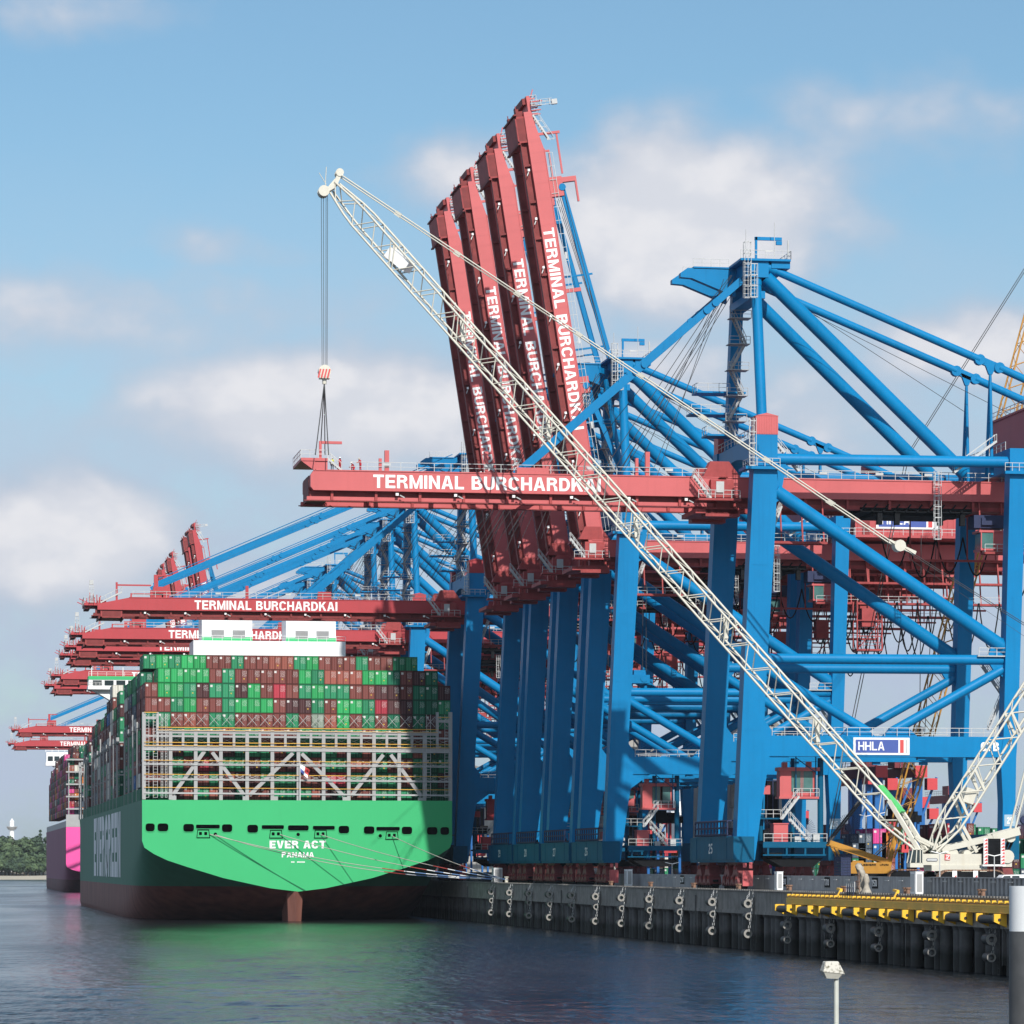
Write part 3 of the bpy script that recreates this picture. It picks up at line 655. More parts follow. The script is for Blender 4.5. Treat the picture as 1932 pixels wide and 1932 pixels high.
FIX = []                                                            # parts shared by every crane: (name, mesh, parent index)
def fx(name, b, mats, par=None): FIX.append((name, b.mesh(name, [mats] if isinstance(mats, str) else mats), par)); return len(FIX)-1
for fy, fd in ((0, 2.6), (SPAN, 2.6)):
    b = MB()
    def q(z, w): return lx(z), lx(z)+w
    lv = [(4.0, 2.65), (12.0, 3.35), (18.1, 4.05), (20.9, 3.2), (25, 3.05), (50, 3.4), (57.5, 3.3)]
    for (z0, w0), (z1, w1) in zip(lv[:-1], lv[1:]):
        a0, c0 = q(z0, w0); a1, c1 = q(z1, w1)
        b.hexa([(a0, fy, z0), (c0, fy, z0), (c0, fy+fd, z0), (a0, fy+fd, z0), (a1, fy, z1), (c1, fy, z1), (c1, fy+fd, z1), (a1, fy+fd, z1)])
    b.box(3.0, 6.2, fy-.05, fy+fd+.05, 57.5, 61.7)
    for z in (21.6, 33, 44): a0, c0 = q(z, 3.2); b.box(a0+.5, c0-.6, fy-.03, fy, z, z+.12)
    b.beam((3.6, fy-.2, 59.4), (3.6, fy-.2, 60.3), .15, .3)
    fx('leg', b, 'blue')
for fy in (0, SPAN):
    b = MB()
    lv = [(4.6, 37.8, 39.6), (12, 37.9, 39.7), (18.1, 37.6, 39.8), (20.9, 38.0, 40.0), (56.6, 38.9, 41.2), (60.5, 38.9, 41.4)]
    for (z0, a0, c0), (z1, a1, c1) in zip(lv[:-1], lv[1:]):
        b.hexa([(a0, fy, z0), (c0, fy, z0), (c0, fy+2.4, z0), (a0, fy+2.4, z0), (a1, fy, z1), (c1, fy, z1), (c1, fy+2.4, z1), (a1, fy+2.4, z1)])
    fx('leg', b, 'blue')
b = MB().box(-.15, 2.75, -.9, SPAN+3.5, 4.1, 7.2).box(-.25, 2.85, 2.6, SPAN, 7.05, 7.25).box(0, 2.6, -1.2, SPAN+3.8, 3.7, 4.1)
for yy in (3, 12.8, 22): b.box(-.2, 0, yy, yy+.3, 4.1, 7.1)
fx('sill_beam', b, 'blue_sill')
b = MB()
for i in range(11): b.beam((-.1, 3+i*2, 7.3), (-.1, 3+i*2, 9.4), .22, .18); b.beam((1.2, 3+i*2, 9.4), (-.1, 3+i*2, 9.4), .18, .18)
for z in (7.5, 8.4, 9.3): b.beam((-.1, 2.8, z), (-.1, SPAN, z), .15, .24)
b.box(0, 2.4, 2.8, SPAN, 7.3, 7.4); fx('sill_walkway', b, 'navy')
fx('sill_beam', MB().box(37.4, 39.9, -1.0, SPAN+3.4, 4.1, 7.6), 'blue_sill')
def bogies(x, y0):
    b = MB()
    b.prism([(y0+1.2, 4.1), (y0+8.8, 4.1), (y0+8.0, 3.1), (y0+5.6, 3.4), (y0+4.4, 3.4), (y0+2.0, 3.1)], x-.5, x+.5, 0, 'x')
    for c in (2.4, 7.6):
        b.prism([(y0+c-.5, 3.4), (y0+c+.5, 3.4), (y0+c+1.9, 1.75), (y0+c+1.2, 1.45), (y0+c, 2.1), (y0+c-1.2, 1.45), (y0+c-1.9, 1.75)], x-.7, x+.7, 0, 'x')
        b.tube((x-.85, y0+c, 3.0), (x+.85, y0+c, 3.0), .28, 10, None, 2)
        for d in (-1.3, 1.3):
            b.prism([(y0+c+d-.3, 1.9), (y0+c+d+.3, 1.9), (y0+c+d+1.1, .75), (y0+c+d+.7, .5), (y0+c+d, 1.0), (y0+c+d-.7, .5), (y0+c+d-1.1, .75)], x-.85, x+.85, 0, 'x')
            b.tube((x-.95, y0+c+d, 1.55), (x+.95, y0+c+d, 1.55), .2, 8, None, 2)
            for w in (-.62, .62): b.tube((x-.5, y0+c+d+w, .45), (x+.5, y0+c+d+w, .45), .45, 14, None, 1)
    b.box(x-.35, x+.35, y0-.2, y0+10.2, 1.0, 1.3, 1); return b
def bogie_end(x, y):
    return MB().box(x-.7, x+.7, y-.5, y, .5, 2.6).box(x-.55, x-.1, y-.7, y-.5, 1.4, 2.5).box(x+.15, x+.6, y-.6, y-.5, 2.9, 3.7).box(x-.7, x-.2, y-.6, y-.5, 3.0, 3.6)
for x in (1.35, 38.7):
    for y0 in (-.9, SPAN-6.5): fx('bogie_set', bogies(x, y0), ['bogie', 'black', 'red_shade'])
fx('buffer', bogie_end(1.6, -1.5), 'red')
for fy in (0.15, SPAN+.15):
    b = MB().prism([(4.2, 18.1), (5.4, 18.1), (36.6, 18.1), (38.1, 18.1), (38.1, 20.9), (37.0, 20.9), (5.2, 20.9), (4.0, 20.9), (3.8, 20)], fy, fy+2.1)
    b.prism([(3.9, 20.9), (6.0, 20.9), (4.3, 23.2)], fy+.2, fy+1.9).prism([(5.0, 18.1), (8.0, 18.1), (4.6, 15.6)], fy+.2, fy+1.9)
    for x in (17.4, 23.4): b.prism([(x-2.2, 20.9), (x+2.6, 20.9), (x+1.2, 22.2), (x-1.0, 22.2)], fy+.5, fy+1.6)
    for x in (14, 26, 33): b.box(x, x+1.1, fy+.4, fy+1.2, 17.7, 18.1)
    i = fx('portal_girder', b, 'blue')
    fx('railing', MB().rail([(5.5, fy+.1, 20.9), (37, fy+.1, 20.9)], 1.15, 1.7), 'galv', i)
for fy in (1.25, SPAN+1.25):
    tb = lambda p, q, r, n=14: MB().tube((p[0], fy, p[1]), (q[0], fy, q[1]), r, n)
    fx('brace', tb((3.2, 31.4), (38.2, 31.5), .70), 'blue')
    fx('brace', tb((4.6, 30.0), (19.2, 21.5), .66), 'blue')
    fx('brace', tb((38.2, 30.2), (22.4, 21.5), .66), 'blue')
    fx('brace', tb((6.2, 54.2), (38.6, 33.1), .95, 16), 'blue')
    fx('brace', tb((6.0, 58.5), (39.5, 58.7), .78), 'blue')
    b = MB().prism([(36.6, 33.4), (38.4, 34.6), (38.4, 29), (36.8, 30.2), (35.9, 31.6)], fy-.3, fy+.3).prism([(3.4, 32.2), (5.2, 32.2), (5.8, 30.8), (4.4, 29), (3.0, 28.8)], fy-.3, fy+.3).prism([(5.6, 57.2), (7.6, 59.5), (7.6, 57.6), (6.8, 53.0), (5.4, 52)], fy-.35, fy+.35)
    fx('gusset', b, 'blue')
# beams along the quay that carry the boom
b = MB(); pts = []
for i in range(13):
    t_ = i/12; pts.append((1.6+t_*(SPAN-.6), 61.6, 57.3+2.2*math.sin(math.pi*t_)**.8))
for (y0, zt, zb), (y1, zt1, zb1) in zip(pts[:-1], pts[1:]): b.hexa([(3.2, y0, zb), (5.9, y0, zb), (5.9, y1, zb1), (3.2, y1, zb1), (3.2, y0, zt), (5.9, y0, zt), (5.9, y1, zt1), (3.2, y1, zt1)])
i = fx('cross_beam', b, 'blue')
fx('railing', MB().rail([(2.2, -.6, 57.3), (6.4, -.6, 57.3)], 1.1, 1).rail([(2.2, -.6, 57.3), (2.2, 3.4, 57.3)], 1.1, 1.2).ladder((2.6, -.1, 57.4), 6.4, .7, 0, True, (0, -1)).rail([(3.2, 2.8, 61.7), (3.2, SPAN, 61.7)], 1.1, 2), 'galv', i)
fx('leg_platform', MB().box(1.9, 6.5, -.8, .0, 56.9, 57.3).box(1.6, 2.4, -.8, 3.4, 56.9, 57.3).box(38.0, 42.0, -.8, -.05, 56.9, 57.3), 'blue')
b = MB().box(38.9, 41.2, 2.4, SPAN, 57.4, 60.5); i = fx('cross_beam', b, 'blue')
fx('railing', MB().rail([(38, -.75, 57.3), (42, -.75, 57.3)], 1.1, 1).rail([(38.9, 2, 60.5), (38.9, SPAN, 60.5)], 1.1, 2).stairs((31.5, 2.0, 57.2), (37.5, 2.0, 61.6), .9).stairs((9.6, 2.0, 57), (6.3, 2, 61), .9).ladder((30.6, GN-.5, 48.5), 9.5, .8, 0, True, (0, -1)), 'galv', i)
for fy in (-.1, SPAN-.1):
    b = MB().box(3.15, 6.25, fy, fy+2.7, 61.7, 64.2).prism([(3.05, 64.2), (4.7, 64.6), (6.35, 64.2)], fy-.05, fy+2.75)
    for k in range(9): b.box(3.3+k*.34, 3.4+k*.34, fy-.05, fy, 61.8, 64.15)
    fx('cap_house', b, 'red')
# A-frame
fx('tower_post', MB().tube((4.6, 2.0, 61.5), (4.0, 3.6, 84), .72, 16).tube((4.0, 3.55, 82.4), (4.0, 3.6, 83.8), .85, 16), 'blue')
fx('tower_post', MB().hexa([(3.9, 21, 61.5), (5.5, 21, 61.5), (5.5, 22.8, 61.5), (3.9, 22.8, 61.5), (3.4, 14.6, 84), (5.0, 14.6, 84), (5.0, 16.2, 84), (3.4, 16.2, 84)]), 'blue')
b = MB().box(2.6, 5.6, 2.6, 16.6, 83.4, 85.6).box(1.6, 8.6, 2.2, 17.0, 85.6, 85.9).box(6.0, 8.6, 2.6, 16.6, 84.7, 85.6)
for y0 in (9.4, 15.0): b.prism([(2.6, 85.6), (-4.2, 85.6), (-5.2, 84.9), (-5.2, 84.3), (-3.6, 84.2), (2.6, 81.8)], y0, y0+1.2).box(-3.4, 1.6, y0-.15, y0+1.35, 85.6, 85.8)
b.box(3.2, 5.2, 3, 16, 80.6, 81.6)
i = fx('tower_head', b, 'blue')
fx('railing', MB().rail([(-3.4, 9.4, 85.8), (1.6, 9.4, 85.8)], 1.1, 1.1).rail([(-3.4, 16.1, 85.8), (1.6, 16.1, 85.8)], 1.1, 1.1).rail([(1.6, 2.2, 85.9), (8.6, 2.2, 85.9), (8.6, 17, 85.9), (1.6, 17, 85.9)], 1.1, 1.1).ladder((2.5, 2.4, 80.5), 7.6, 1.0, 0, True, (0, -1)).ladder((3.3, 2.0, 80.5), 4.5, .9, 0, True, (0, -1)).box(5.0, 6.1, 2.15, 2.2, 86.8, 87.0), 'galv', i)
fx('hoist_davit', MB().beam((4.4, 5, 85.9), (4.4, 5, 89.3), .3, .3).beam((4.2, 5, 89.1), (8.0, 5, 89.1), .3, .45).box(7.2, 8, 4.8, 5.2, 88.3, 88.8), 'blue', i)
fx('mast', MB().tube((6.5, 3, 86), (6.5, 3, 91), .05, 5).tube((2.6, 3.4, 86), (2.6, 3.4, 90), .05, 5).tube((8.4, 3, 86), (8.4, 3, 88.6), .12, 6), 'galv', i)
b = MB()
zz = [62, 65.5, 69, 72.5, 76, 79.5]
for j, z in enumerate(zz[:-1]):
    b.stairs((3.2 if j % 2 else 5.0, 17.6-(z-62)*.24, z), (5.0 if j % 2 else 3.2, 16.9-(z-62)*.24, zz[j+1]), .7); b.box(2.6, 5.6, 15.6-(z-62)*.2, 18.0-(z-62)*.22, zz[j+1]-.1, zz[j+1])
    b.rail([(2.6, 15.6-(z-62)*.2, zz[j+1]), (5.6, 15.6-(z-62)*.2, zz[j+1])], 1.0, 1.4)
fx('tower_stairs', b, 'steel_grey')
b = MB()
for z, xx in ((63.5, 0.2), (66.5, -2.0), (69.5, -1.2)): b.box(xx, 5.8, 17, 20.6, z, z+.25)
fx('tower_platform', b, 'blue')
b = MB()
for z, xx in ((63.75, 0.2), (66.75, -2.0), (69.75, -1.2)): b.rail([(xx, 20, z), (xx, 17, z), (3.5, 17, z)], 1.1, 1.3)
fx('railing', b, 'galv')
for fy, ty in ((3.6, 6.4), (15.4, 18.9)):
    fx('strut', MB().tube((5.4, fy, 83.6), (34.4, ty, 57.6), .95, 14), 'blue')
for fy, ty in ((3.4, 3.4), (14.6, 14.6)):
    b = MB().tube((5.4, fy, 85.0), (35.6, ty, 73.05), .56, 12).tube((38.4, ty, 72.0), (73, ty, 57.8), .56, 12)
    b.tube((5.0, fy, 85.1), (6.8, fy, 84.45), .7, 12)
    b.beam((35.2, ty, 73.2), (38.8, ty, 71.8), .5, 1.0)
    for x, z in ((35.6, 73.0), (38.4, 71.95)): b.tube((x, ty-.45, z), (x, ty+.45, z), .75, 12)
    fx('backstay', b, 'blue')
    b = MB().prism([(36.2, 72.8), (37.9, 72.1), (37.4, 71), (36.9, 71)], ty-.25, ty+.25)
    b.tube((37.15, ty, 71.2), (37.0, ty-1.3, 57), .2, 8, .26).tube((37.15, ty, 71.2), (37.0, ty+1.3, 57), .2, 8, .26).beam((37.05, ty-.6, 64.5), (37.05, ty+.6, 64.5), .12, .2)
    fx('hanger', b, 'blue')
b = MB(); rnd = random.Random(4)
for k in range(9): b.tube((1.5+rnd.uniform(-1, 1.4), 4+rnd.uniform(0, 11), 84), (-14+rnd.uniform(-9, 8), 9+rnd.uniform(-3, 8), 57.4), .045, 4)
b.tube((5.5, 9, 84.5), (36, 12, 67), .04, 4).tube((5.5, 10, 83.5), (44, 13, 66.5), .04, 4)
fx('hoist_rope', b, 'rope_dark')
# landside girder
b = MB()
for y0, y1 in GY:
    b.prism([(-.3, 53.9), (74, 53.9), (74, 56.0), (73, 56.55), (-.3, 56.55)], y0, y1, 0); b.box(-.2, 73.5, y0-.10, y1+.10, 56.52, 56.68)
for y0, y1 in ((GN+.95, GN+1.9), (GF-1.9, GF-.95)):
    b.box(-.2, 73, y0, y1, 52.55, 53.15, 2); b.box(-.2, 73, y0-.35, y0-.22, 52.5, 52.64, 1); b.box(-.2, 73, y0+.1, y1-.2, 53.15, 53.9, 1)  # chord reds darkened to paint in the shade under the girder
    for x in range(0, 73, 6): b.box(x, x+.35, y0-.42, y0+.1, 52.64, 53.9, 2)
for x in range(8, 74, 9): b.box(x, x+.8, GN+1.7, GF-1.7, 54.4, 55.6)
b.box(6, 72, GN+2.4, GF-2.4, 53.0, 53.9, 1)
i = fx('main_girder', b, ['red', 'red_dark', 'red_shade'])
fx('railing', MB().rail([(9.5, GN+.1, 56.65), (44, GN+.1, 56.65)], 1.2, 1.9).rail([(9.5, GF-.1, 56.65), (44, GF-.1, 56.65)], 1.2, 3).box(14, 15.1, GN, GN+.06, 57.3, 57.65).box(22, 23.1, GN, GN+.06, 57.3, 57.65).box(29, 30.1, GN, GN+.06, 57.3, 57.65), 'galv', i)
b = MB()
for x0, x1, z in ((5.5, 14.5, 47.6), (37, 72, 46.6), (43, 72, 50.0)):
    for y in (5.4, 7.0): b.beam((x0, y, z), (x1, y, z), .28, .34)
    n = int((x1-x0)/3)
    for k in range(n+1):
        x = x0+(x1-x0)*k/n; b.beam((x, 5.4, z), (x, 7.0, z), .16, .2); b.beam((x, 7.0, z), (x, GN+.6, 53.9), .2, .2)
    b.box(x0, x1, 5.5, 6.9, z, z+.08)
for k in range(10): b.beam((30+k*4.2, 18.4, 53), (30+k*4.2, 18.4, 46.8), .18, .18)
b.beam((30, 18.4, 46.6), (70, 18.4, 46.6), .2, .3)
i = fx('hanging_walkway', b, 'red_shade')
fx('railing', MB().rail([(5.5, 5.3, 47.7), (14.5, 5.3, 47.7)], 1.1, 1.5).rail([(37, 5.3, 46.7), (72, 5.3, 46.7)], 1.1, 1.7).stairs((6.4, 6.2, 47.8), (8.2, 6.2, 52.6), .8), 'galv', i)
b = MB().box(43, 47.4, 2.2, 5.0, 38.6, 38.9)
for x in (43.1, 47.3):
    for y in (2.3, 4.9): b.beam((x, y, 38.8), (x, y, 46.8), .2, .2)
for z in (41, 43.6): b.beam((43.1, 2.3, z), (47.3, 2.3, z), .16, .16)
b.beam((43.1, 2.3, 38.8), (47.3, 2.3, 43.6), .14, .14).box(44, 46.2, 2.6, 4.6, 42.6, 45.6).rail([(43, 2.2, 38.9), (47.4, 2.2, 38.9)], 1.1, 1.1)
fx('access_tower', b, 'red_shade')
rnd = random.Random(9)
for k in range(9):
    x = 40+k*3.5; dp = rnd.uniform(4.5, 8.5); y = 4.6+rnd.uniform(-.3, .6)
    fx('festoon_cable', MB().path([(x+3.5*t_/10, y, 46.8-dp*(1-(2*t_/10-1)**2)) for t_ in range(11)], .12, 5), 'black')
for k in range(4):
    x = 26+k*4.0; dp = rnd.uniform(3.5, 6)
    fx('festoon_cable', MB().path([(x+4*t_/10, 19.2, 50-dp*(1-(2*t_/10-1)**2)) for t_ in range(11)], .12, 5), 'black')
# machinery house on the girder behind the landside legs
b = MB().box(43, 68, 3.2, 22.4, 57.6, 66.6).box(42.8, 68.2, 3.0, 22.6, 66.6, 66.9)
for k in range(24): b.box(43.4+k*1.02, 43.5+k*1.02, 3.12, 3.2, 57.7, 66.5)
b.box(42.4, 69, 1.6, 23.5, 57.2, 57.6).box(45, 47.5, 4, 7, 66.9, 69.4)
i = fx('machinery_house', b, 'red_house'); HOUSE = i
fx('railing', MB().rail([(42.4, 1.6, 57.6), (69, 1.6, 57.6)], 1.1, 1.6).rail([(43, 3.1, 66.9), (68, 3.1, 66.9)], 1.1, 1.8).rail([(43, 3.1, 66.9), (43, 22.4, 66.9)], 1.1, 1.8), 'galv', i)
fx('door', MB().box(41.2+3, 45.4, 3.05, 3.12, 57.7, 60), 'red_dark', i)
# trolley and driver's cab
b = MB().box(20, 36, 8.2, 17.4, 52.3, 52.9).box(22, 34, 9, 16.5, 51.9, 52.3)
for x in (22.5, 25.0, 31.2, 34.4): b.box(x, x+.7, 8.4, 9.2, 50.6, 52.3)
for k in range(10): b.beam((20+k*1.6, 8.1, 52.4), (20.8+k*1.6, 8.1, 53.4), .2, .2)
i = fx('trolley', b, 'black')
b = MB().box(36.6, 41.5, 6.0, 9.5, 47.0, 47.3).box(36.4, 40.6, 6.0, 9.4, 49.5, 49.8).box(38.6, 41.0, 6.2, 9.3, 47.3, 49.5)
for x in (36.7, 38.5): b.beam((x, 6.1, 47.2), (x, 6.1, 49.6), .14, .14)
j = fx('operator_cab', b, ['red']); fx('window', MB().box(36.75, 38.45, 6.15, 9.2, 47.3, 49.45), 'glass_teal', j); fx('winch_house', MB().box(36.0, 40.6, 7.2, 10, 50.2, 52.0).box(37, 39, 6.8, 7.2, 50.6, 51.6), 'navy', j)
# checker's cabin and machinery platform inside the portal
b = MB().box(7.2, 12.8, 3.2, 5.6, 12.4, 12.7).box(7.4, 9.0, 3.6, 5.4, 12.7, 16.4).box(9.0, 12.6, 3.8, 5.4, 12.7, 13.4).box(7.2, 13.0, 3.4, 5.6, 16.2, 16.7).box(12.1, 12.5, 3.9, 5.4, 13.4, 16.2).box(10.4, 10.8, 3.9, 5.4, 13.4, 16.2).box(7.8, 8.5, 3.7, 4.4, 16.7, 17.4).box(11.2, 11.9, 3.7, 4.4, 16.7, 17.5).box(4.6, 6.0, 3.4, 4.6, 13, 14.2)
i = fx('checker_cabin', b, 'red'); fx('window', MB().box(9.1, 12.1, 3.9, 5.3, 13.4, 16.2), 'glass_teal', i)
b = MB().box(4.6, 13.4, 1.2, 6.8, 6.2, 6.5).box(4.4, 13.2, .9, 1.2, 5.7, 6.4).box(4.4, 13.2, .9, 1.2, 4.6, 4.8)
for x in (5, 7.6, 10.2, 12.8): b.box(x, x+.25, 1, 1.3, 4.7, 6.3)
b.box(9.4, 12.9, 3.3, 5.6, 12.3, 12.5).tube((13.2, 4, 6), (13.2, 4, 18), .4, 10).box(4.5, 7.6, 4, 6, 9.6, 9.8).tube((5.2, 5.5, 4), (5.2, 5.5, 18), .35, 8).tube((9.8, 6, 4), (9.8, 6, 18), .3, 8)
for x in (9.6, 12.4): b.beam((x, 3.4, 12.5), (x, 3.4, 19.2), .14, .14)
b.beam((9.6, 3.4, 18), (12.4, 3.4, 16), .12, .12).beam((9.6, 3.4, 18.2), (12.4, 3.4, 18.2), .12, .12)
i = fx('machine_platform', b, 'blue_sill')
fx('railing', MB().rail([(4.6, 1.2, 6.5), (13.4, 1.2, 6.5)], 1.1, 1.1).stairs((7.4, 2.8, 9.6), (9.8, 2.8, 12.7), .9).stairs((8.4, 2.2, 9.6), (11.2, 2.2, 6.5), .9).rail([(9.2, 3.2, 12.7), (12.8, 3.2, 12.7)], 1.1, 1.0).rail([(4.5, 3.9, 9.8), (7.6, 3.9, 9.8)], 1.1, 1.0), 'galv', i)
fx('booth', MB().box(6.2, 8.2, 2.2, 4.2, 6.5, 8.9).box(6.1, 8.3, 2.1, 4.3, 8.9, 9.05), 'red', i)
fx('trough', MB().prism([(5.0, 4.3), (13.0, 4.3), (11.6, 3.1), (7.2, 3.1)], 1.6, 6.2).box(4.8, 7.2, 1.5, 4, 4.3, 5), 'black', i)
for x, w, h in ((4.9, .6, 1.6), (5.6, .4, 1.2), (9.2, .9, .7), (11.8, .9, 1.0), (8.5, .4, 1.3)): fx('cabinet', MB().box(x, x+w, 2.4, 3.2, 6.5, 6.5+h).box(x-.03, x+w+.03, 2.37, 3.23, 6.5+h, 6.55+h), 'black' if h > 1.1 else 'galv', i)
b = MB()
for k in range(40):
    a = 2*math.pi*k/40; b.beam((41.2, 1, 9.5), (41.2+2.2*math.cos(a), 1, 9.5+2.2*math.sin(a)), .06, .06)
b.tube((41.2, .7, 9.5), (41.2, 1.3, 9.5), .5, 12)
fx('cable_reel', b, 'navy')
b = MB().stairs((35.8, 3.2, 31), (39.0, 3.2, 26.5), .8).stairs((39, 3.8, 26.5), (37, 3.8, 22), .8).rail([(34.6, .3, 32), (38.4, .3, 32)], 1.1, 1).box(34.4, 38.4, .2, 1.4, 31.9, 32.05)
fx('leg_stairs', b, 'galv')
# hinge machinery
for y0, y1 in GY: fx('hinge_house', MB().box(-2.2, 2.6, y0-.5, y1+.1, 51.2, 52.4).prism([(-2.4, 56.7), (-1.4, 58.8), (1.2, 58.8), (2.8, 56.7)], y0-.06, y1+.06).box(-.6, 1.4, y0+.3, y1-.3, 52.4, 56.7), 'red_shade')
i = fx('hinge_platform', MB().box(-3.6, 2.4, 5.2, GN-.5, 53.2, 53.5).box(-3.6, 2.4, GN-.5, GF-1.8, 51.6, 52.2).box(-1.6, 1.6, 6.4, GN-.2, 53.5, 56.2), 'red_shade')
fx('railing', MB().rail([(-3.6, 5.2, 53.5), (2.2, 5.2, 53.5)], 1.1, 1).stairs((-4.2, 5.8, 56.6), (-1.8, 5.8, 53.5), .8).box(-.9, .2, 6.2, 6.4, 54.4, 55.9), 'galv', i)
b = MB().box(-1.2, 2.2, 11.2, 14.4, 33.4, 34.8).box(-.4, 1.6, 11.6, 14, 34.8, 35.6)
for x in (-.8, 1.6): b.tube((x, 12.0, 33.4), (x, 12.0, 32.2), .3, 8).tube((x-.4, 11.1, 34.2), (x-.4, 11.6, 34.2), .6, 10)
HEADBLOCK = b.mesh('headblock', ['blue'])
rb = MB()
for x in (-.8, 1.6):
    for y in (11.4, 14.2): rb.tube((x+8, y, 35.4), (x+8, y, 51), .05, 4)
HB_ROPES = rb.mesh('hoist_rope', ['rope_dark'])

def forestay_down(cut):
    b = MB()
    for y0, y1 in ((4.4, 8.2), (14.8, 17.4)):
        b.beam((2.2, y0, 83.2), (-27.0, y1, 57.6), .35, .95)
        if not cut: b.beam((1.6, y0, 84.8), (-59, y1, 59.0), .4, .95); b.tube((.5, y0, 85.8), (-58, y1, 60.4), .09, 5)
        for s in (.12, .16, .45, .49): p = Vector((2.2, y0, 83.2)).lerp(Vector((-27, y1, 57.6)), s); b.tube(p-Vector((0, .4, 0)), p+Vector((0, .4, 0)), .55, 10)
        if not cut:
            for s in (.2, .23, .45, .48): p = Vector((1.6, y0, 84.8)).lerp(Vector((-59, y1, 59)), s); b.tube(p-Vector((0, .4, 0)), p+Vector((0, .4, 0)), .6, 10)
    return b.mesh('forestay', ['blue'])
RAISE = R(81.2)
def up(s, h, y):
    """a point s metres out along the raised boom, h above its hinge line"""
    c, n = math.cos(RAISE), math.sin(RAISE); return Vector((HX-s*c+h*n, y, HZ+s*n+h*c))
def forestay_up():
    b = MB()
    for y0, y1 in ((8.2, 4.6), (17.4, 14.8)):
        p = up(58.6, 2.6, y0); k = up(27, 6.6, y0); b.beam(p, k, .4, .9); b.beam(k, (0.5, y1, 84), .4, .9)
        p2 = up(26, 1.6, y0); k2 = up(11, 5.4, y0); b.beam(p2, k2, .35, .8); b.beam(k2, (1.5, y1, 82.5), .35, .8)
        for q_ in (p, k, p2, k2): b.tube(q_-Vector((0, .5, 0)), q_+Vector((0, .5, 0)), .6, 10)
        for s in (20, 32, 44): b.beam(up(s, .6, y0), up(s, 5.5, y0), .22, .3)
    return b.mesh('forestay', ['blue'])
def ropes_up():
    b = MB()
    for k in range(6): b.tube(up(58, 2.8+.1*k, 8+k*1.8), (2+k*.45, 5+k*1.7, 86), .05, 4)
    return b.mesh('hoist_rope', ['rope_dark'])
FS_DOWN, FS_CUT, FS_UP, ROPES_UP = forestay_down(False), forestay_down(True), forestay_up(), ropes_up()
KINDS = {}
for kd, L, cut in (('full', 71.4, False), ('cut', 57.4, True)):
    KINDS[kd] = (boom_mesh(L, cut), boom_fit(L, cut), boom_posts(L, cut), boom_lights(L))
def link(name, me, parent):
    o = bpy.data.objects.new(name, me); COL.objects.link(o); o.parent = parent; return o
def make_crane(X, Y, mode, label, group, text=(-52.2, -23.6)):
    root = empty('gantry_crane', (X, Y, QZ)); tag(root, label, 'gantry crane', group)
    obs = []
    for (n, me, par) in FIX:
        obs.append(link(n, me, root if par is None else obs[par]))
    bm_, ft, ps, lt = KINDS['cut' if mode == 'cut' else 'full']
    bo = link('boom', bm_, root); bo.location = (HX, 0, HZ)
    for n, ms in (('walkway_railing', ft), ('bracket', ps), ('floodlight', lt)):
        for me in ms: link(n, me, bo)
    put_text('lettering', TXT, bo, text[0], text[1], -1.68, .12, GN-.03)
    if mode == 'up': bo.rotation_euler = (0, RAISE, 0)
    link('forestay', {'up': FS_UP, 'cut': FS_CUT, 'full': FS_DOWN}[mode], root)
    if mode == 'up': link('hoist_rope', ROPES_UP, root)
    return root, obs

def hhla_sign(parent, x0, x1, z0, z1, y):
    pl = MB().box(x0, x1, y-.10, y, z0, z1).build('sign_panel', 'white', parent)
    w, h = x1-x0, z1-z0
    MB().box(x0+.04*w, x0+.80*w, y-.13, y-.10, z0+.12*h, z1-.12*h).build('sign_field', 'sign_blue', pl)
    MB().box(x0+.83*w, x0+.895*w, y-.13, y-.10, z0+.12*h, z1-.12*h).build('red_bar', 'sign_red', pl)
    MB().box(x0+.93*w, x0+.96*w, y-.13, y-.10, z0+.12*h, z1-.12*h).build('grey_bar', 'sign_grey', pl)
    put_text('lettering', TXT_H, pl, x0+.085*w, x0+.55*w, z0+.26*h, z0+.76*h, y-.15)
def number(parent, s, x0, x1, z0, z1, y):
    pl = MB().box(x0-.35, x1+.35, y-.05, y, z0-.35, z1+.35).build('number_plate', 'plate_blue', parent)
    put_text('number', text_mesh('number', s, 'lettering', .2), pl, x0, x1, z0, z1, y-.08)

G1 = 'cranes with raised booms'; G2 = 'cranes with lowered booms'
c25, o25 = make_crane(107.0, 461.9, 'cut', 'nearest blue gantry crane with lowered red boom whose tip is held by the white crane', G2, (-49.3, -18.0))
def part_of(obs, n, k=0): return [o for o in obs if o.name.split('.')[0] == n][k]
hhla_sign(part_of(o25, 'portal_girder'), 16.8, 24.7, 18.35, 20.7, .15)
put_text('lettering', text_mesh('lettering', 'CTB', 'lettering', .26, .03), part_of(o25, 'portal_girder'), 34.8, 37.4, 18.95, 20.15, .10)
number(part_of(o25, 'leg', 2), '25', 38.45, 39.35, 9.0, 9.9, 0)
pl = part_of(o25, 'sill_beam'); put_text_port('number', text_mesh('number', '25', 'lettering', .19), pl, 14.2, 11.8, 4.9, 6.3, -.19)
data = [(107.0, 555.4, 'blue gantry crane with raised boom, nearest of the four standing close together', '26'),
        (106.9, 585.0, 'blue gantry crane with raised boom, second nearest of the four standing close together', '27'),
        (106.8, 614.2, 'blue gantry crane with raised boom, third of the four standing close together', '28'),
        (106.7, 643.2, 'blue gantry crane with raised boom, farthest of the four standing close together', '29')]
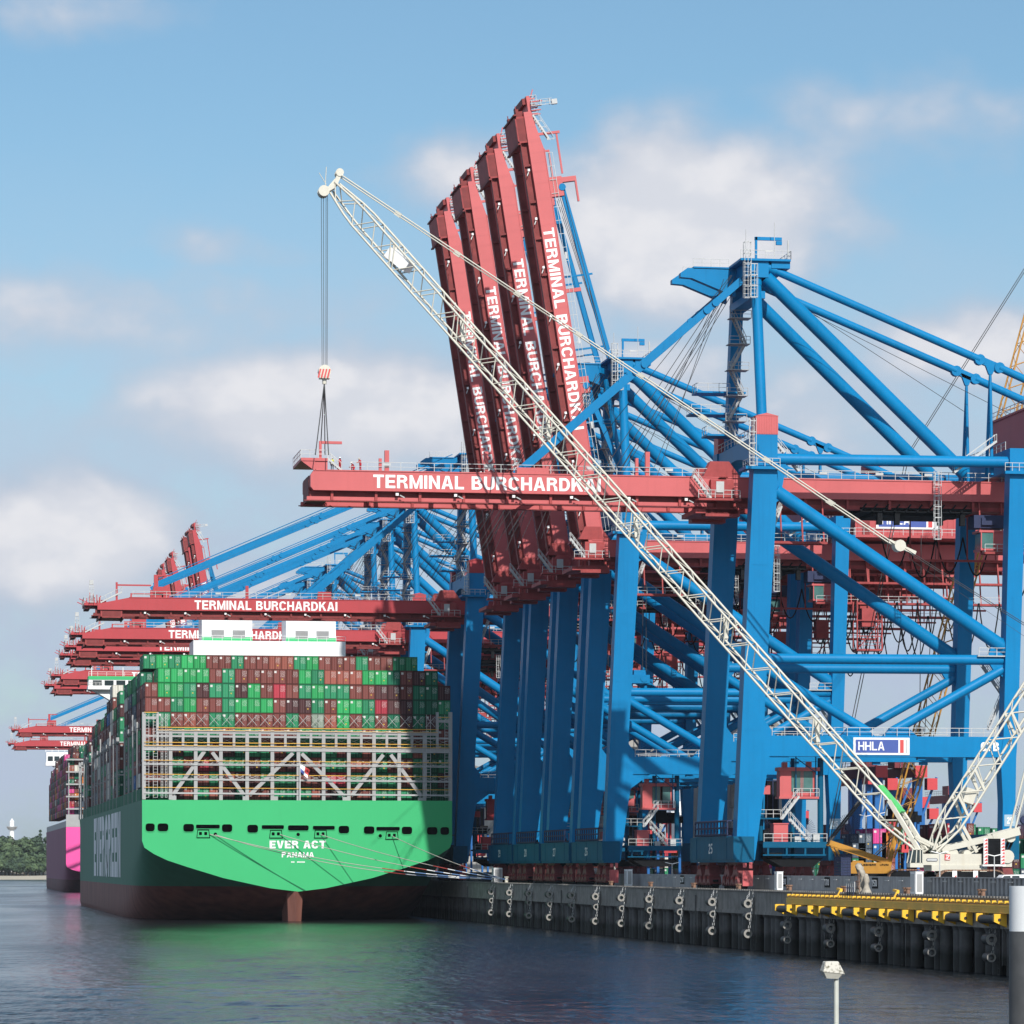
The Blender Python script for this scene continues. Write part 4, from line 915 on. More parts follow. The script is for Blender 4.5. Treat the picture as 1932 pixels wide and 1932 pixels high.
for (X, Y, lab, num) in data:
    c, o = make_crane(X, Y, 'up', lab, G1, (-52.2, -19.0))
    if num == '26':
        number(part_of(o, 'leg', 2), '26', 38.2, 39.25, 9.6, 10.6, 0)
        hb = link('headblock', HEADBLOCK, c); hb.location = (8, 0, 0); link('hoist_rope', HB_ROPES, c)
        hhla_sign(part_of(o, 'machinery_house'), 46.5, 57.2, 58.75, 61.6, 3.1)
    put_text_port('number', text_mesh('number', num, 'lettering', .19), part_of(o, 'sill_beam'), 14.2, 11.8, 4.9, 6.3, -.19)
    if num != '26': MB().box(46, 50.5, GN-.06, GN, 54.5, 56).build('white_panel', 'white', part_of(o, 'main_girder'))
    if num in ('27', '28'):
        hb = link('headblock', HEADBLOCK, c); hb.location = (6.5, 0, 9); link('hoist_rope', HB_ROPES, c)
def all_below(o):
    for ch in o.children:
        yield ch
        yield from all_below(ch)
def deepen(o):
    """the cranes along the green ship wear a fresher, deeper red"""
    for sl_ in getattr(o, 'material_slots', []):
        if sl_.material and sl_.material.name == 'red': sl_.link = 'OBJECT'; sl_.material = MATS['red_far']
far = [(102.7, 690, 'full', 'blue gantry crane with lowered red boom reaching over the white funnel casing', G2),
       (103.5, 779, 'full', 'gantry crane with lowered boom, second behind the green ship, partly behind its funnel', G2),
       (104, 824, 'full', 'gantry crane with lowered boom, third behind the green ship, its boom just under the second', G2),
       (104, 857, 'full', 'gantry crane with lowered boom, fourth behind the green ship, boom just above its containers', G2),
       (105, 951, 'full', 'gantry crane with lowered boom whose red boom crosses above the ship bridge', G2),
       (105, 1003, 'full', 'gantry crane with lowered boom directly behind the white ship bridge', G2),
       (106, 1276, 'up', 'far gantry crane with raised boom, right and taller of the four small raised booms', G1),
       (106, 1305.5, 'up', 'far gantry crane with raised boom, second from right of the four small raised booms', G1),
       (106, 1395, 'up', 'far gantry crane with raised boom, third from right of the four small raised booms', G1),
       (106, 1450, 'up', 'far gantry crane with raised boom, leftmost of the four small raised booms', G1),
       (103, 1336, 'full', 'far gantry crane with lowered boom above the pink container ship', G2),
       (105, 1490, 'full', 'farthest gantry crane with lowered boom, lowest red boom at the left edge', G2)]
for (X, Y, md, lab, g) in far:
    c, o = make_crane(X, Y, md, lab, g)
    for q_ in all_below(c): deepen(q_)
# ------------------------------------------------------------------ green container ship
SY = 668.0; XL, XR = P(268, 1507, SY).x, P(853, 1507, SY).x; XC, HB = (XL+XR)/2, (XR-XL)/2
ZD = P(560, 1510, SY).z                                              # top of the transom
def Q(x, y, Y=SY):                                                   # from the enlargement of the stern
    return P(256.6+.3281*x, 1117+.3281*y, Y)
ship = empty('container_ship', (XC, SY, 0)); tag(ship, 'large green container ship with bright green stern and white funnel casing, moored along the quay', 'container ship')
half = [(-1, ZD), (-1, 15.4), (-.985, 14.1), (-.925, 12.9), (-.84, 11.7), (-.72, 10.5), (-.48, 8.3), (-.18, 6.35), (0, 5.7)]
def hull(half, HB, LEN, name, mat, bulb=True, ztop=None, bow=120):
    """sections from the transom to the stem: list of (distance, list of (x, z))"""
    secs = []
    box = [(-1, half[0][1]), (-1, 12), (-1, 8), (-1, 4), (-1, 1), (-.98, -1), (-.9, -3), (-.5, -4), (0, -4)]
    for t in (0, 6, 14, 24, 36, 50, 66, 86):
        k = min(1, t/86); e = 1-(1-k)**2.2; ez = 1-(1-k)**3.0
        secs.append((t, [((1-e)*a[0]+e*b_[0], (1-ez)*a[1]+ez*b_[1]) for a, b_ in zip(half, box)]))
    secs.append((LEN-bow, box))
    for j in range(1, 9):
        k = j/8; w = 1-k**2.0; wl = max(0, 1-(k*1.12)**1.25)
        secs.append((LEN-bow+bow*k, [(x*(w if i < 1 else (wl+(w-wl)*max(0, z)/half[0][1])), z+(3.5*k*k if i == 0 else 0)) for i, (x, z) in enumerate(box)]))
    n = len(half); b = MB(); vs = []
    full = lambda s: s+[(-x, z) for x, z in reversed(s[:-1])]
    m = 2*n-1
    for t, s in secs: vs += [(x*HB, t, z) for x, z in full(s)]
    b.add(vs, [(i*m+j, i*m+j+1, (i+1)*m+j+1, (i+1)*m+j) for i in range(len(secs)-1) for j in range(m-1)], 0, True)
    b.add(vs, [(i*m, (i+1)*m, (i+1)*m+m-1, i*m+m-1) for i in range(len(secs)-1)], 0)          # deck
    return b, [(x*HB, z) for x, z in full(half)]
b, tp = hull(half, HB, 400, 'hull', 'hull_green')
b.build('hull', 'hull_green', ship)
tr = MB().prism(tp, -.05, .0, 0).build('transom', 'transom_green', ship)
# rudder skeg under the counter
b = MB(); w0, w1 = 1.55, 1.1
b.add([(-w0, 2.0, 5.9), (0, -.5, 5.7), (w0, 2.0, 5.9), (w0, 14, 5.4), (-w0, 14, 5.4), (-w1, 3.0, -3), (0, 1.2, -3), (w1, 3.0, -3), (w1, 14, -3), (-w1, 14, -3)],
      [(0, 1, 6, 5), (1, 2, 7, 6), (2, 3, 8, 7), (3, 4, 9, 8), (4, 0, 5, 9), (0, 4, 3, 2, 1), (5, 6, 7, 8, 9)])
b.build('skeg', 'skeg', ship, (-.4, 0, 0))
def loc(p): return (p.x-XC, p.y-SY, p.z)
def rrect(x0, x1, z0, z1, r):
    pts = []
    for cx, cz, a0 in ((x1-r, z1-r, 0), (x0+r, z1-r, 90), (x0+r, z0+r, 180), (x1-r, z0+r, 270)):
        for k in range(4): a = R(a0+k*30); pts.append((cx+r*math.cos(a), cz+r*math.sin(a)))
    return pts
# mooring deck openings: flat plates, the dark within put into their black (pixels of the stern enlargement)
for (x0, x1, y0, y1) in [(55, 107, 1331, 1376), (124, 185, 1331, 1376), (272, 333, 1334, 1378), (345, 481, 1338, 1360), (494, 553, 1336, 1380), (640, 701, 1339, 1384), (723, 850, 1341, 1363), (874, 992, 1342, 1372),
                         (1017, 1142, 1345, 1367), (1165, 1225, 1345, 1388), (1310, 1370, 1348, 1391), (1382, 1516, 1351, 1373), (1528, 1587, 1350, 1393), (1673, 1733, 1352, 1395), (1750, 1800, 1352, 1396)]:
    a, c = Q(x0, y0), Q(x1, y1); x0_, x1_, z1_, z0_ = a.x-XC, c.x-XC, a.z, c.z; h = z1_-z0_
    o = MB().prism(rrect(x0_, x1_, z0_, z1_, h*.33), -.075, -.05).build('mooring_port', 'void', tr)
    b = MB(); pts = rrect(x0_-.07, x1_+.07, z0_-.07, z1_+.07, h*.35)
    for p, q in zip(pts, pts[1:]+pts[:1]): b.beam((p[0], -.11, p[1]), (q[0], -.11, q[1]), .10, .10, 0, (0, 1, 0))
    b.build('rim', 'transom_green', o)
FAIR = []
for (x, y, two) in [(387, 1390, 1), (456, 1393, 0), (805, 1392, 1), (932, 1394, 0), (1062, 1392, 1), (1404, 1402, 0), (1472, 1400, 1)]:
    c = Q(x, y); cx, cz = c.x-XC, c.z
    b = MB()
    if two:
        b.box(cx-1.1, cx+1.1, -.09, -.05, cz-.6, cz+.6, 0)
        for k in (-.55, .45): b.prism(rrect(cx+k-.28, cx+k+.28, cz-.25, cz+.35, .12), -.12, -.09, 1)
        for k in (-1.25, 1.2): b.beam((cx+k*1.0, -.12, cz-.75), (cx+k*.86, -.12, cz+.75), .12, .12, 1)
        b.beam((cx-1.1, -.12, cz+.75), (cx+1.1, -.12, cz+.75), .12, .12, 1); b.beam((cx-1.3, -.12, cz-.75), (cx+1.3, -.12, cz-.75), .12, .12, 1)
    else:
        b.tube((cx, -.14, cz), (cx, -.05, cz), .55, 14, None, 0); b.tube((cx, -.17, cz), (cx, -.14, cz), .34, 12, None, 1)
    b.build('fairlead', ['transom_green', 'void'], tr); FAIR.append(Vector((c.x, SY-.2, c.z-.1)))
for s, x0, x1, y0, y1, bold in (('EVER ACT', 768, 1092, 1474, 1430, .24), ('PANAMA', 838, 1023, 1526, 1496, .21)):
    a, c = Q(x0, y0), Q(x1, y1); put_text('ship_name' if y0 < 1500 else 'home_port', text_mesh('lettering', s, 'lettering', bold), tr, a.x-XC, c.x-XC, a.z, c.z, -.09)
b = MB()
for x0, x1 in ((892, 912), (926, 972)):
    a, c = Q(x0, 1556), Q(x1, 1549)
    n = int((x1-x0)/6)
    for k in range(n): w = (c.x-a.x)/n; b.box(a.x-XC+k*w, a.x-XC+k*w+w*.8, -.08, -.05, a.z, c.z)
b.build('registry_marks', 'lettering', tr)
# big letters along the port side
put_text_port('side_lettering', text_mesh('side_lettering', 'EVERGREEN', 'lettering_side', .26), ship, 198, 76, 8.2, 22.2, -HB-.06)
b = MB()
for i in range(52): b.box(-HB-.02, -HB+.5, 6+i*5, 6+i*5+2.2, ZD, ZD+2.2)
b.box(-HB+.5, -HB+.7, 3, 270, ZD, ZD+2.4); b.build('bulwark', 'hull_green', ship)
# stern lashing bridge
lb = MB(); rl = MB(); YB0 = 1.2
def bar(x0, y0, x1, y1, w, dY=0.9, t=.7):
    a, c = loc(Q(x0, y0, SY+YB0)), loc(Q(x1, y1, SY+YB0)); lb.beam((a[0], YB0+dY, a[2]), (c[0], YB0+dY, c[2]), t, w, 0, (0, 0, 1) if abs(c[0]-a[0]) > .5 else (1, 0, 0))
def hbar(xa, xb, y, w): bar(xa, y, xb, y+(xb-xa)*.009, w, .9, .54)
for i, x in enumerate([47, 200, 345, 490, 641, 786, 936, 1081, 1226, 1371, 1516, 1662, 1811]):
    bar(x, 690 if i in (0, 12) else 785+i*1.4, x, 1192+i*1.4, .68, .9, .70)
for x in [125, 272, 418, 565, 714, 861, 1008, 1153, 1298, 1445, 1590, 1736]: bar(x, 690 if x in (125, 1736) else 785+x*.009, x, 905+x*.009, .5, .9, .66)
hbar(125, 1736, 802, .6); hbar(47, 1811, 826, .35); hbar(47, 1811, 897, .95); hbar(47, 125, 722, .5); hbar(1736, 1811, 742, .5)
for (x0, y0, x1, y1) in [(215, 1165, 395, 915), (440, 920, 622, 1165), (655, 1168, 905, 925), (955, 928, 1197, 1172), (1240, 1172, 1425, 935), (1468, 935, 1645, 1175)]: bar(x0, y0, x1, y1, .70, .9, .44)
for x in (215, 630, 800, 1205, 1640): bar(x-15, 1182+x*.008, x+18, 1182+x*.008, .9, .9, .6)
for y in (985, 1072, 1152): hbar(47, 1811, y, .2)
lb.build('lashing_bridge', 'steel_grey', ship)
for y, xa, xb in ((776, 125, 1736), (792, 125, 1736), (862, 47, 1811), (880, 47, 1811), (966, 47, 1811), (1046, 47, 1811), (1122, 47, 1811), (690, 47, 125), (720, 1736, 1811)):
    a, c = loc(Q(xa, y, SY+YB0)), loc(Q(xb, y+(xb-xa)*.009, SY+YB0)); rl.beam((a[0], YB0+.3, a[2]), (c[0], YB0+.3, c[2]), .08, .09)
    rl.beam((a[0], YB0+1.6, a[2]), (c[0], YB0+1.6, c[2]), .07, .08)
rl.build('handrail', 'rail_yellow', ship)
b = MB()
for y in (905, 990, 1076, 1155):
    a, c = loc(Q(47, y, SY+YB0)), loc(Q(1811, y+16, SY+YB0)); b.hexa([(a[0], YB0+.4, a[2]-.1), (c[0], YB0+.4, c[2]-.1), (c[0], YB0+2.2, c[2]-.1), (a[0], YB0+2.2, a[2]-.1), (a[0], YB0+.4, a[2]), (c[0], YB0+.4, c[2]), (c[0], YB0+2.2, c[2]), (a[0], YB0+2.2, a[2])])
for x in (65, 170, 115, 160, 1690, 1795):
    a = loc(Q(x, 1180, SY)); b.ladder((a[0], YB0+.6, a[2]), 16, .8, 0, False)
rnd = random.Random(2)
for i in range(24):
    x = 50+i*73.3
    for (y0, y1) in ((760, 700), (860, 835), (985, 960), (1070, 1050)):
        a, c = loc(Q(x+8, y0+x*.009, SY+2)), loc(Q(x+62, y1+x*.009, SY+2)); b.tube((a[0], YB0+2.0, a[2]), (c[0], 2.9, c[2]), .05, 4, None, 0, False); b.tube((c[0], YB0+2.0, a[2]), (a[0], 2.9, c[2]), .05, 4, None, 0, False)
b.build('lashing_gear', 'galv', ship)
a = loc(Q(945, 1190, SY)); MB().tube((a[0], .6, ZD), (a[0], .6, ZD+7.6), .10, 8, .06).build('flag_pole', 'white', ship)
fl = MB(); vs = []
for i in range(9):
    for j in range(7): vs.append((a[0]+.1+i*.22*(1-.05*j), .6+.15*math.sin(i*.9+j*.7), ZD+7.0-j*.26-i*.14-.05*i*(j % 2)))
fl.add(vs, [(i*7+j, i*7+j+1, (i+1)*7+j+1, (i+1)*7+j) for i in range(8) for j in range(6)], 0, True)
fl.f and fl.m.__setitem__(slice(0, len(fl.f)), [(0 if i < 4 and j < 3 else 1 if i >= 4 and j < 3 else 2 if i < 4 else 0) for i in range(8) for j in range(6)])
fl.build('flag', ['white', 'sign_red', 'sign_blue'], ship)
# funnel casing and navigating bridge
YF = 753.0
def fl_(u, v): p = P(u, v, YF); return p.x-XC, p.z
x0, z0 = fl_(365, 1255); x1, z1 = fl_(652, 1211); MB().box(x0, x1, YF-SY, YF-SY+12, ZD, z1).build('funnel_deck', 'ship_white', ship)
MB().rail([(x0, YF-SY, z1), (x1, YF-SY, z1)], 1.1, 2).build('railing', 'white', ship)
for ua, ub in ((382, 477), (541, 635)):
    xa, zt = fl_(ua, 1158); xb, _ = fl_(ub, 1158)
    st = MB().box(xa, xb, YF-SY+1.5, YF-SY+11, z1, zt).build('funnel', 'ship_white', ship)
    MB().box(xa-.03, xb+.03, YF-SY+1.42, YF-SY+1.5, z1, z1+.9).build('green_band', 'transom_green', st)
    w = xb-xa
    for k in (.19, .61):
        b = MB()
        for j in range(7): b.box(xa+w*k, xa+w*(k+.25), YF-SY+1.38-.05, YF-SY+1.5, z1+.7+j*.25, z1+.7+j*.25+.17)
        b.build('louvre', 'steel_grey', st)
YBr = 900.0
zA, zB_, zC = P(250, 1276, YBr).z, P(250, 1301, YBr).z, P(250, 1330, YBr).z
b = MB().box(-HB, HB, YBr-SY, YBr-SY+7, zB_, zB_+.9).box(-HB+.2, HB-.2, YBr-SY+.2, YBr-SY+7, zB_+.9, zA-.9)
b.prism([(-HB+1, zB_), (HB-1, zB_), (HB-13, zC-3), (-HB+13, zC-3)], YBr-SY+1.5, YBr-SY+6).box(-15, 15, YBr-SY, YBr-SY+14, ZD, zB_)
br = b.build('navigating_bridge', 'ship_white', ship)
MB().box(-HB+.1, HB-.1, YBr-SY+.1, YBr-SY+7.1, zA-.9, zA).build('roof_band', 'transom_green', br)
b = MB()
for i in range(20): b.box(-HB+1.2+i*3.0, -HB+1.2+i*3.0+2.3, YBr-SY+.12, YBr-SY+.2, zB_+1.0, zB_+2.3)
b.build('window_row', 'glass', br)
b = MB().rail([(-HB+.2, YBr-SY+.3, zA), (HB-.2, YBr-SY+.3, zA)], 1.1, 2.2).rail([(-HB, YBr-SY-.0, zB_+.9), (-HB+4, YBr-SY, zB_+.9)], .9, 1)
for x in (-HB+1, -HB+9, -HB+14): b.tube((x, YBr-SY+2, zA), (x, YBr-SY+2, zA+2.4), .12, 6)
b.build('railing', 'white', br)
# mooring ropes
def rope(p, q, sag, lab, k):
    b = MB(); n = 26; pts = []
    for i in range(n+1):
        t_ = i/n; v_ = Vector(p).lerp(Vector(q), t_); v_.z -= sag*4*t_*(1-t_); pts.append(v_)
    m_ = 0
    for i in range(n):
        m_ = 0 if i < n*.6 else (1 if i < n*.66 else (2 if i % 2 else 3)); b.tube(pts[i], pts[i+1], .075 if i < n*.6 else .10, 5, None, m_, False)
    o = b.build('mooring_rope', ['rope', 'rope_red', 'rope_blue', 'lettering']); tag(o, lab, 'mooring rope', 'stern mooring ropes'); return o
B1 = Vector((103.4, 645, QZ+.7)); B2 = Vector((103.6, 629, QZ+.7))
rope(FAIR[0]+Vector((1.2, 0, 0)), B1, 1.3, 'long mooring rope from the leftmost fairlead of the green stern to the quay', 0)
rope(FAIR[1], B1+Vector((0, .6, .1)), 2.0, 'mooring rope from the round left fairlead of the green stern to the quay', 1)
rope(FAIR[2]+Vector((.8, 0, 0)), B1+Vector((.3, .2, 0)), 1.0, 'mooring rope from the fairlead left of the ship name to the quay', 2)
rope(FAIR[4], B2, .8, 'mooring rope from the fairlead right of the ship name to the quay', 3)
rope(FAIR[6], B2+Vector((0, .8, 0)), .6, 'short mooring rope from the rightmost fairlead of the stern to the quay', 4)
for Y in (645.3, 629.4):
    t = empty('bollard', (103.5, Y, QZ)); tag(t, 'pale bollard on the quay holding the stern ropes', 'bollard', 'bollards holding the stern ropes')
    MB().tube((0, 0, 0), (0, 0, 1.1), .3, 10).tube((0, 0, 1.1), (0, 0, 1.3), .45, 10).box(-.6, .6, -.6, .6, 0, .12).build('post', 'cream', t)

# ------------------------------------------------------------------ containers on the green ship
CW, CH = (Q(1736, 600, SY+4).x-Q(125, 600, SY+4).x)/22, Q(400, 435, SY+4).z
GRID = Q(125, 600, SY+4).x-CW
TH = 2.83; TOP = Q(500, 437, SY+4).z
art = [' GGGGbgbbbbbGgoobGGdbBd ',
       'bGGgbggbGbcbgGggbbBBbddB',
       'bbgGbbgGGGbbbgbGGgcBBddg',
       'dgbbbggbbbbgbybGbgbdBdBg',
       'bbdgggbggbbbggdggbgdgbdb',
       'gbbgdbbdggbdgdgbdbgdgbdd',
       'bbgbcbggbgbbbbggbbgbbgdg',
       'bbggbgbbbgggbbccggdgbgdb',
       'dgbogbbdobgggobdrbgggddd']
KEY = {'G': 'bright green', 'g': 'green', 'd': 'dark green', 'b': 'brown', 'B': 'dark brown', 'o': 'red brown', 'r': 'red brown', 'c': 'crimson', 'y': 'grey green'}
ORD = ['first', 'second', 'third', 'fourth', 'fifth', 'sixth', 'seventh', 'eighth', 'ninth', 'tenth', 'eleventh', 'twelfth', 'thirteenth', 'fourteenth', 'fifteenth', 'sixteenth', 'seventeenth', 'eighteenth', 'nineteenth', 'twentieth', 'twenty first', 'twenty second', 'twenty third', 'twenty fourth']
CMESH = {}
for k in CC:
    CMESH[k] = MB().uvbox(-1.215, 1.215, 0, 12.19, 0, 2.79).box(-1.219, -1.10, -.03, .1, 0, 2.79).box(1.10, 1.219, -.03, .1, 0, 2.79).box(-1.1, 1.1, -.03, .1, 2.62, 2.79).mesh('shipping_container', ['container '+k])
NCON = 0
def container(X, Y, Z, col, lab, grp):
    global NCON
    o = bpy.data.objects.new('shipping_container', CMESH[col]); COL.objects.link(o); o.location = (X, Y, Z); o.scale = (CW*.985/2.438, 1, TH/2.83)
    tag(o, lab, 'shipping container', grp); NCON += 1; return o
rnd = random.Random(11)
for r_, line in enumerate(art):
    for c_ in range(24):
        ch = line[c_]
        if r_ == 0 and c_ in (0, 23): continue
        if ch == ' ': continue
        col = KEY[ch]
        if col == 'brown' and rnd.random() < .35: col = rnd.choice(['dark brown', 'dark brown', 'red brown'])
        z = TOP-(r_+1)*TH + (c_-1)*-.008
        container(GRID+(c_+.5)*CW, SY+4.0, z, col, '%s container in stern stack, %s row from top, %s from left' % (col, ORD[r_], ORD[c_]), 'containers in the stern stack')
ZB0 = TOP-9*TH
line = "gGgGGbbgbborgGbbbgbbggG "
for c_ in range(22):
    ch = line[c_]; container(GRID+(c_+.75)*CW, SY+19.5, TOP+.62, KEY[ch], '%s container in the raised row behind the stern stack, %s from the left' % (KEY[ch], ORD[c_]), 'containers in the second stack')
def colour(): return rnd.choices(['green', 'dark green', 'brown', 'dark brown', 'red brown', 'white', 'slate', 'blue', 'bright green'], [22, 16, 25, 14, 6, 8, 5, 3, 6])[0]
hts = [9, 9, 9, 8, 9, None, 9, 9, 10, 9, 9, 9, 9, 9, 8, None, 9, 8, 8, 8, 7]
for k in range(1, 5):
    for t_ in range(0, 8 if k == 1 else 9):
        container(GRID+.5*CW, SY+19.5+(k-1)*15.0, TOP-(t_+1)*TH, colour(), 'port side container, %s from top in the %s stack ahead of the stern' % (ORD[t_], ORD[k-1]), 'port side containers of the green ship')
rest = MB(); RC = list(CC)
def stow(X, Y, Z, L=12.19, col=None, w=None, h=None, alongx=False):
    col = col or colour(); w = w or CW*.985; h = h or TH*.985
    if alongx: rest.uvbox(X, X+L, Y, Y+w, Z, Z+h, RC.index(col))
    else: rest.uvbox(X, X+w, Y, Y+L, Z, Z+h, RC.index(col))
for k in range(1, 21):
    H = hts[k]
    if H is None: continue
    for c_ in range(24):
        if k >= 18 and (c_ < 2*(k-17) or c_ > 23-2*(k-17)): continue
        hh = H-(rnd.choice([0, 0, 1, 1, 2]) if c_ in (0, 23) else (rnd.choice([0, 0, 0, 1]) if k > 1 else 0))
        for t_ in range(9, -1, -1):
            n_ = t_
            if n_ >= hh: continue
            if c_ == 0 and k < 5: continue
            if c_ > 2 and n_ < hh-2: continue
            stow(GRID+c_*CW, SY+19.5+(k-1)*15.0, ZB0+n_*TH)
b = MB()
for k in range(1, 20):
    if hts[k] is None: continue
    y = 16.6+(k-1)*15.0
    for dx in (0, 1.0): b.box(-HB-.05, -HB+.2, y+dx*1.6, y+dx*1.6+.3, ZD, ZD+13.5+(k % 3)*2)
    b.box(-HB, HB, y+.2, y+1.9, ZD+14, ZD+14.3); b.box(-HB, HB, y+.2, y+1.9, ZD+7, ZD+7.3); b.box(-HB-.1, -HB+.5, y-.2, y+2.3, ZD+14.3, ZD+15.2)
b.build('lashing_bridge', 'steel_grey', ship)

# ------------------------------------------------------------------ pink container ship ahead
PY = 1428.0; xl = P(124.6, 1600, PY).x; PHB = 25.5
ship2 = empty('container_ship', (xl+PHB, PY, 0)); tag(ship2, 'distant container ship with bright pink stern and maroon side, moored ahead of the green ship', 'container ship')
zt2 = P(130, 1567, PY).z+1.5
half2 = [(-1, zt2), (-1, 11.5), (-.985, 10.2), (-.925, 9.3), (-.84, 8.6), (-.72, 7.8), (-.48, 6.2), (-.18, 4.9), (0, 4.4)]
b, tp2 = hull(half2, PHB, 365, 'hull', 'hull_pink'); b.build('hull', 'hull_pink', ship2)
MB().prism(tp2, -.1, 0).build('transom', 'pink', ship2)
b = MB().box(-PHB, PHB, -.2, .3, zt2, zt2+5).box(-PHB, -PHB+.5, 0, 240, zt2, zt2+2.4)
b.build('bulwark', 'steel_grey', ship2)
b = MB()
for i in range(11):
    x = -PHB+1+i*4.8; b.box(x, x+.35, 1, 2, zt2+5, zt2+26)
for z in range(5): b.box(-PHB, PHB, .8, 2.2, zt2+7+z*5, zt2+7.6+z*5)
b.build('lashing_bridge', 'steel_grey', ship2)
b = MB().box(-PHB, PHB, 255, 262, 58.5, 60).box(-PHB+.3, PHB, 255.3, 262, 60, 65).box(-14, 14, 252, 266, zt2, 58.5).prism([(-PHB+3, 58.5), (PHB-3, 58.5), (PHB-8, 55), (-PHB+8, 55)], 256, 261)
br = b.build('navigating_bridge', 'ship_white', ship2); b = MB()
for i in range(16): b.box(-PHB+1+i*3.1, -PHB+3.4+i*3.1, 254.9, 255.3, 60.9, 63)
b.build('window_row', 'glass', br)
MB().rail([(-PHB, 255, 65), (PHB, 255, 65)], 1.6, 3, .2).tube((-PHB+16, 257, 65), (-PHB+16, 257, 67.5), 1.6, 12).build('railing', 'white', br)
def colour2(): return rnd.choices(['brown', 'red brown', 'pink', 'orange', 'dark green', 'dark brown', 'slate', 'white', 'crimson'], [22, 12, 22, 14, 10, 14, 6, 4, 8])[0]
for k in range(21):
    if k == 17: continue
    H = 10 if k < 6 else (9 if k < 12 else 8)
    for c_ in range(20):
        if k > 17 and (c_ < (k-17)*1.5 or c_ > 19-(k-17)*1.5): continue
        hh = H-(rnd.choice([0, 1, 2, 2]) if c_ < 2 else rnd.choice([0, 0, 1])) + (2 if c_ > 3 and k < 4 else 0)
        for t_ in range(hh):
            if c_ > 1 and t_ < hh-4 and k > 0: continue
            stow(xl+1+c_*2.5, PY+3+k*14.0, zt2+5.2+t_*2.85, 12.2, colour2(), 2.45, 2.8)
# ------------------------------------------------------------------ lattice booms of the crawler cranes
def lattice(b, p, q, w, h, bays, rc=.11, rb=.055, taper=(.12, .08), wend=(.45, .5), m=0):
    """square lattice boom from p to q: w across, h in the plane of the boom; tapering at both ends"""
    p, q = Vector(p), Vector(q); d = (q-p).normalized(); side = d.cross(Vector((0, 0, 1))).normalized(); nrm = side.cross(d)
    def c(t_, i, j):
        f = 1
        if t_ < taper[0]: f = wend[0]+(1-wend[0])*t_/taper[0]
        if t_ > 1-taper[1]: f = wend[1]+(1-wend[1])*(1-t_)/taper[1]
        fw = 1 if t_ < taper[0] else f
        return p.lerp(q, t_)+side*(i*w/2*fw)+nrm*(j*h/2*f)
    for k in range(bays):
        a, e = k/bays, (k+1)/bays
        for i in (-1, 1):
            for j in (-1, 1): b.tube(c(a, i, j), c(e, i, j), rc, 6, None, m, False)
        z = k % 2
        for i in (-1, 1): b.tube(c(a, i, -1 if z else 1), c(e, i, 1 if z else -1), rb, 5, None, m, False)
        for j in (-1, 1):
            b.tube(c(a, -1 if z else 1, j), c(e, 1 if z else -1, j), rb*.8, 5, None, m, False)
    return c
# white crawler crane
WY = 425.0
wc = empty('crawler_crane', (P(1800, 1650, WY).x, WY, QZ)); tag(wc, 'white crawler crane whose long lattice boom holds the lowered red boom tip', 'crawler crane')
WO = Vector(wc.location)
def wl(u, v, dy=0): return P(u, v, WY+dy)-WO
foot = wl(1741, 1606); tip = P(630, 352, 472)-WO
b = MB(); c = lattice(b, foot, tip, 2.7, 2.75, 56, .16, .085, (.05, .045), (.15, .5))
for k in (.16, .31, .46, .61, .76, .88):
    for i in (-1, 1): b.tube(c(k, i, -1), c(k+.02, i, 1), .09, 5, None, 0, False)
    b.tube(c(k+.005, -1, -1), c(k+.005, 1, 1), .08, 5, None, 0, False); b.tube(c(k+.012, 1, -1), c(k+.012, -1, 1), .08, 5, None, 0, False)
    b.beam(c(k, 0, -.6), c(k+.018, 0, .7), .5, .5)
b.beam(c(.0, -1, 0), c(.06, -1, 1), .35, .5); b.beam(c(0, 1, 0), c(.06, 1, 1), .35, .5)
bo = b.build('lattice_boom', 'cream', wc)
MB().beam(c(.044, 0, 1.1), c(.080, 0, 1.1), 1.6, .4).build('green_cover', 'lime', bo)
MB().beam(c(.865, -.2, .3), c(.895, -.2, -.1), 1.9, 1.5).build('deck_plate', 'white', bo)
b = MB()
hd = P(613, 362, 472)-WO; hu = P(640, 330, 472)-WO
b.beam(tip, hd, 1.8, .6).beam(tip, hu, 1.6, .6)
for yy in (-.8, -.3, .3, .8): b.tube(hd+Vector((-.2, yy-.12, 0)), hd+Vector((-.2, yy+.12, 0)), .75, 14).tube(hu+Vector((0, yy-.1, .2)), hu+Vector((0, yy+.1, .2)), .55, 12)
b.beam(hu, hd, .25, .25).tube(hd, hd+Vector((.2, 0, 3.4)), .06, 5).tube(hd+Vector((.2, 0, 1)), P(602, 326, 472)-WO, .05, 5)
b.build('boom_head', 'cream', wc)
mtop = wl(1995, 1232); mfoot = wl(1758, 1606)
b = MB(); cm = lattice(b, mfoot, mtop, 2.8, 2.5, 15, .16, .085, (.14, .05), (.2, .6))
for k in (.2, .33, .62): b.beam(cm(k, -1, -1), cm(k+.05, -1, 1), .3, .3); b.beam(cm(k, 1, -1), cm(k+.05, 1, 1), .3, .3)
b.beam(cm(.25, 0, -.3), cm(.31, 0, .1), 2.0, 1.4); b.build('lattice_mast', 'cream', wc)
pe = Vector(P(1690, 1030, 434)-WO); b = MB()
for yy in (-.7, .7):
    o = Vector((0, yy, 0)); b.tube(hu+o, pe+o, .10, 6); n = 9
    for k in range(1, n): s_ = hu.lerp(pe, k/n)+o; b.beam(s_-(pe-hu).normalized()*.5, s_+(pe-hu).normalized()*.5, .22, .30)
b.tube(pe+Vector((.4, -.8, 0)), pe+Vector((.4, .8, 0)), .75, 12).beam(pe+Vector((-.9, 0, .6)), pe+Vector((2.6, 0, -.9)), .5, .5)
b.build('pendant', 'cream', wc)
